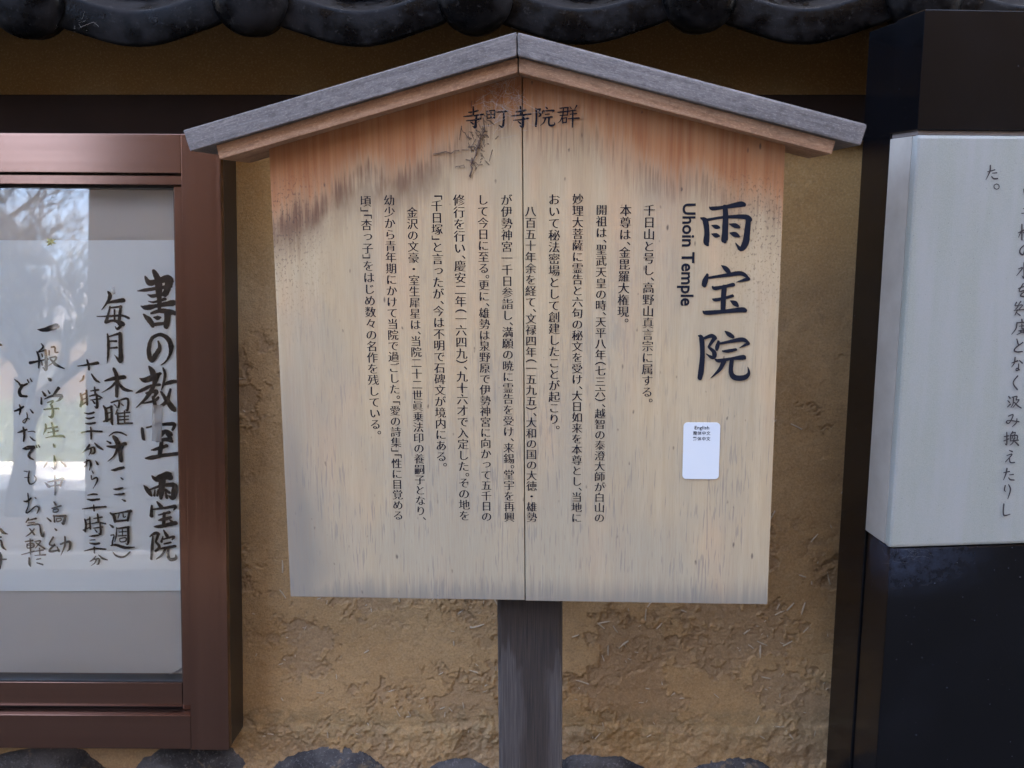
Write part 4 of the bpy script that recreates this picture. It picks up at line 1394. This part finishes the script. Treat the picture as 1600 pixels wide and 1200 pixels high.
for s, x0, y0, x1, y1 in COLUMNS:
    xm = (x0 + x1) / 2 / 1000
    column(s, x0 / 1000, YO + y0 / 1000, x1 / 1000, YO + y1 / 1000, M_ink, pr if xm > 0 else pl, 0.0003)
strokes_obj('large_title', 'big', M_ink, pr, 0.0002, 1.22, 0.0, (0, YO))
strokes_obj('heading', 'head', M_ink, board, 0.0002, 1.18, 0.0, (0, YO))
def line_text(s, size, ax, ay=None, track=0.0):
    """Horizontal run of glyphs; returns vertices, faces, width."""
    cu = bpy.data.curves.new('g', 'FONT'); cu.body = s; cu.resolution_u = 3; cu.size = 1; cu.offset = ax; cu.space_character = 1 + track
    ob = bpy.data.objects.new('g', cu); me = ob.to_mesh()
    V = [(v.co.x * size, v.co.y * size) for v in me.vertices]; F = [tuple(p.vertices) for p in me.polygons]
    ob.to_mesh_clear(); bpy.data.objects.remove(ob); bpy.data.curves.remove(cu)
    return V, F, max(v[0] for v in V) - min(v[0] for v in V), min(v[0] for v in V)
# "Uhoin Temple", turned a quarter to the right
Vt, Ft, wd_, mn_ = line_text('Uhoin Temple', 1.0, 0.022)
S_ = (LATIN[1] - LATIN[2]) / 1000 / wd_
from_data('romanised_title', [(LATIN[0] / 1000 - 0.0045 + v[1] * S_, YO + LATIN[1] / 1000 - (v[0] - mn_) * S_, 0.0003) for v in Vt], Ft, M_ink, pr)

# sticker
def rrect(x0, x1, y0, y1, r, n=6):
    P = []
    for cx, cy, a0 in ((x1 - r, y1 - r, 0), (x0 + r, y1 - r, 90), (x0 + r, y0 + r, 180), (x1 - r, y0 + r, 270)):
        for k in range(n + 1):
            a = rad(a0 + 90 * k / n); P.append((cx + r * math.cos(a), cy + r * math.sin(a)))
    return P
sx0, sx1, sy0, sy1 = 0.1778, 0.2190, YO + 0.1500, YO + 0.2162
stk = from_bm('language_sticker', prism_bm(rrect(sx0, sx1, sy0, sy1, 0.0045), 0.0, 0.0009, 0.00015), simple('white_plastic_sticker', (0.66, 0.69, 0.70), 0.4), board)
V, F = [], []
for s, y, h, off in (('English', sy1 - 0.0078, 0.0058, 0.012), ('簡体中文', sy1 - 0.0140, 0.0048, 0.012), ('繁体中文', sy1 - 0.0205, 0.0048, 0.012)):
    v, f, w_, m_ = line_text(s, h, off, track=0.06)
    b = len(V); V += [((sx0 + sx1) / 2 - w_ / 2 - m_ + p[0], y + p[1], 0.0011) for p in v]; F += [tuple(b + i for i in q) for q in f]
from_data('sticker_text', V, F, M_ink, stk)

# ================================================================== stone monument on the right
SU = (math.cos(rad(5.5)), math.sin(rad(5.5)), 0)
S0 = Vector((0.452, 1.1549, 1.7108)); SW = Vector(BW).normalized()
SM = frame(S0, SU, SW)
mon = thing('stone_monument', 'black polished granite pillar holding a pale stone slab with vertical Japanese writing', 'monument', SM @ Matrix.Translation((0, -1.71, 0)))
Z = 1.71
box('granite_back', 0.0012, 0.62, 0.0, Z - 0.0012, -0.141, -0.0665, M_granite, mon, 0.0015)
box('granite_head', 0.0, 0.6212, Z - 0.1288, Z, -0.0662, 0.0, M_granite, mon, 0.0012)
box('granite_base', 0.0036, 0.6176, 0.0, Z - 0.6175, -0.0664, -0.0005, M_granite, mon, 0.0022)
box('mortar_joint', 0.0030, 0.6180, Z - 0.1340, Z - 0.1290, -0.0655, -0.0030, M_joint, mon, 0.0005)
pq = box('plaque_slab', 0.0, 0.6200, Z - 0.6160, Z - 0.1342, -0.0118, 0.0016, M_plaque, mon, 0.0036)
box('plaque_side', 0.0008, 0.6190, Z - 0.6155, Z - 0.1345, -0.0655, -0.0126, M_plaque_side, mon, 0.0008)
for k in ('s1', 's2'):
    strokes_obj('carved_column', k, M_carve, pq, 0.0018, 1.25, 0.0, (0, Z))

# ================================================================== cobwebs and dirt
def cobweb(name, label, M, cx, cy, sx, sy, n, seed, z0=0.001, z1=0.02, r=0.00012, mat=M_web):
    rnd = random.Random(seed); V, F = [], []
    t = thing(name, label, 'cobweb', M)
    for i in range(n):
        a = Vector((cx + rnd.gauss(0, sx), cy + rnd.gauss(0, sy), rnd.uniform(z0, z1)))
        b = a + Vector((rnd.gauss(0, sx * .8), rnd.gauss(0, sy * .8), rnd.uniform(-.004, .004)))
        c = (a + b) / 2 + Vector((rnd.uniform(-1, 1), rnd.uniform(-1, 1), 0)) * (a - b).length * 0.25
        tube_data([a, c, b], [r * rnd.uniform(.5, 1.3)] * 3, 3, V, F)
    o = from_data('threads', V, F, mat, t); o['kind'] = 'stuff'
    return t
cw = cobweb('cobweb', 'dusty grey cobweb under the peak of the wooden board roof', BM_ @ Matrix.Translation((0, 0, 0)), -0.022, YO + 0.573, 0.014, 0.013, 130, 3, 0.001, 0.022)
V, F = [], []
rnd = random.Random(8)
for (x0, y0, x1, y1, r) in ((-0.045, 0.552, -0.050, 0.520, .0007), (-0.050, 0.530, -0.058, 0.505, .0008), (-0.066, 0.510, -0.048, 0.503, .0005), (-0.058, 0.512, -0.060, 0.490, .0009), (-0.072, 0.545, -0.060, 0.532, .0005), (-0.046, 0.560, -0.036, 0.545, .0005), (-0.055, 0.54, -0.040, 0.533, .0006), (-0.10, 0.515, -0.074, 0.519, .0004), (-0.068, 0.503, -0.078, 0.501, .0004)):
    P = []
    for k in range(7):
        t = k / 6; P.append(Vector((x0 + (x1 - x0) * t + rnd.uniform(-.0022, .0022), YO + y0 + (y1 - y0) * t + rnd.uniform(-.0018, .0018), 0.0012 + rnd.uniform(0, .0012))))
    tube_data(P, [r * rnd.uniform(.5, 1.5) for _ in P], 5, V, F)
for i in range(60):
    p = Vector((-0.051 + rnd.gauss(0, .007), YO + 0.533 + rnd.gauss(0, .014), 0.0008)); d = Vector((rnd.gauss(0, .0018), rnd.gauss(0, .0024), 0.0006))
    tube_data([p - d, p + d], [.0004, .00025], 4, V, F)
o = from_data('twigs', V, F, M_twig, cw); o['kind'] = 'stuff'
cobweb('cobweb', 'torn cobweb on the black granite just below the pale slab corner', mon.matrix_world.copy(), 0.022, Z - 0.626, 0.014, 0.005, 34, 5, 0.0002, 0.002, 0.00007, M_webdark)
V, F = [], []
cobweb('cobweb', 'thin cobweb threads across the roof tile edge above the left case', TM @ Matrix.Translation((0, 0, 0)), -0.545, 0.028, 0.012, 0.006, 24, 9, 0.002, 0.006)
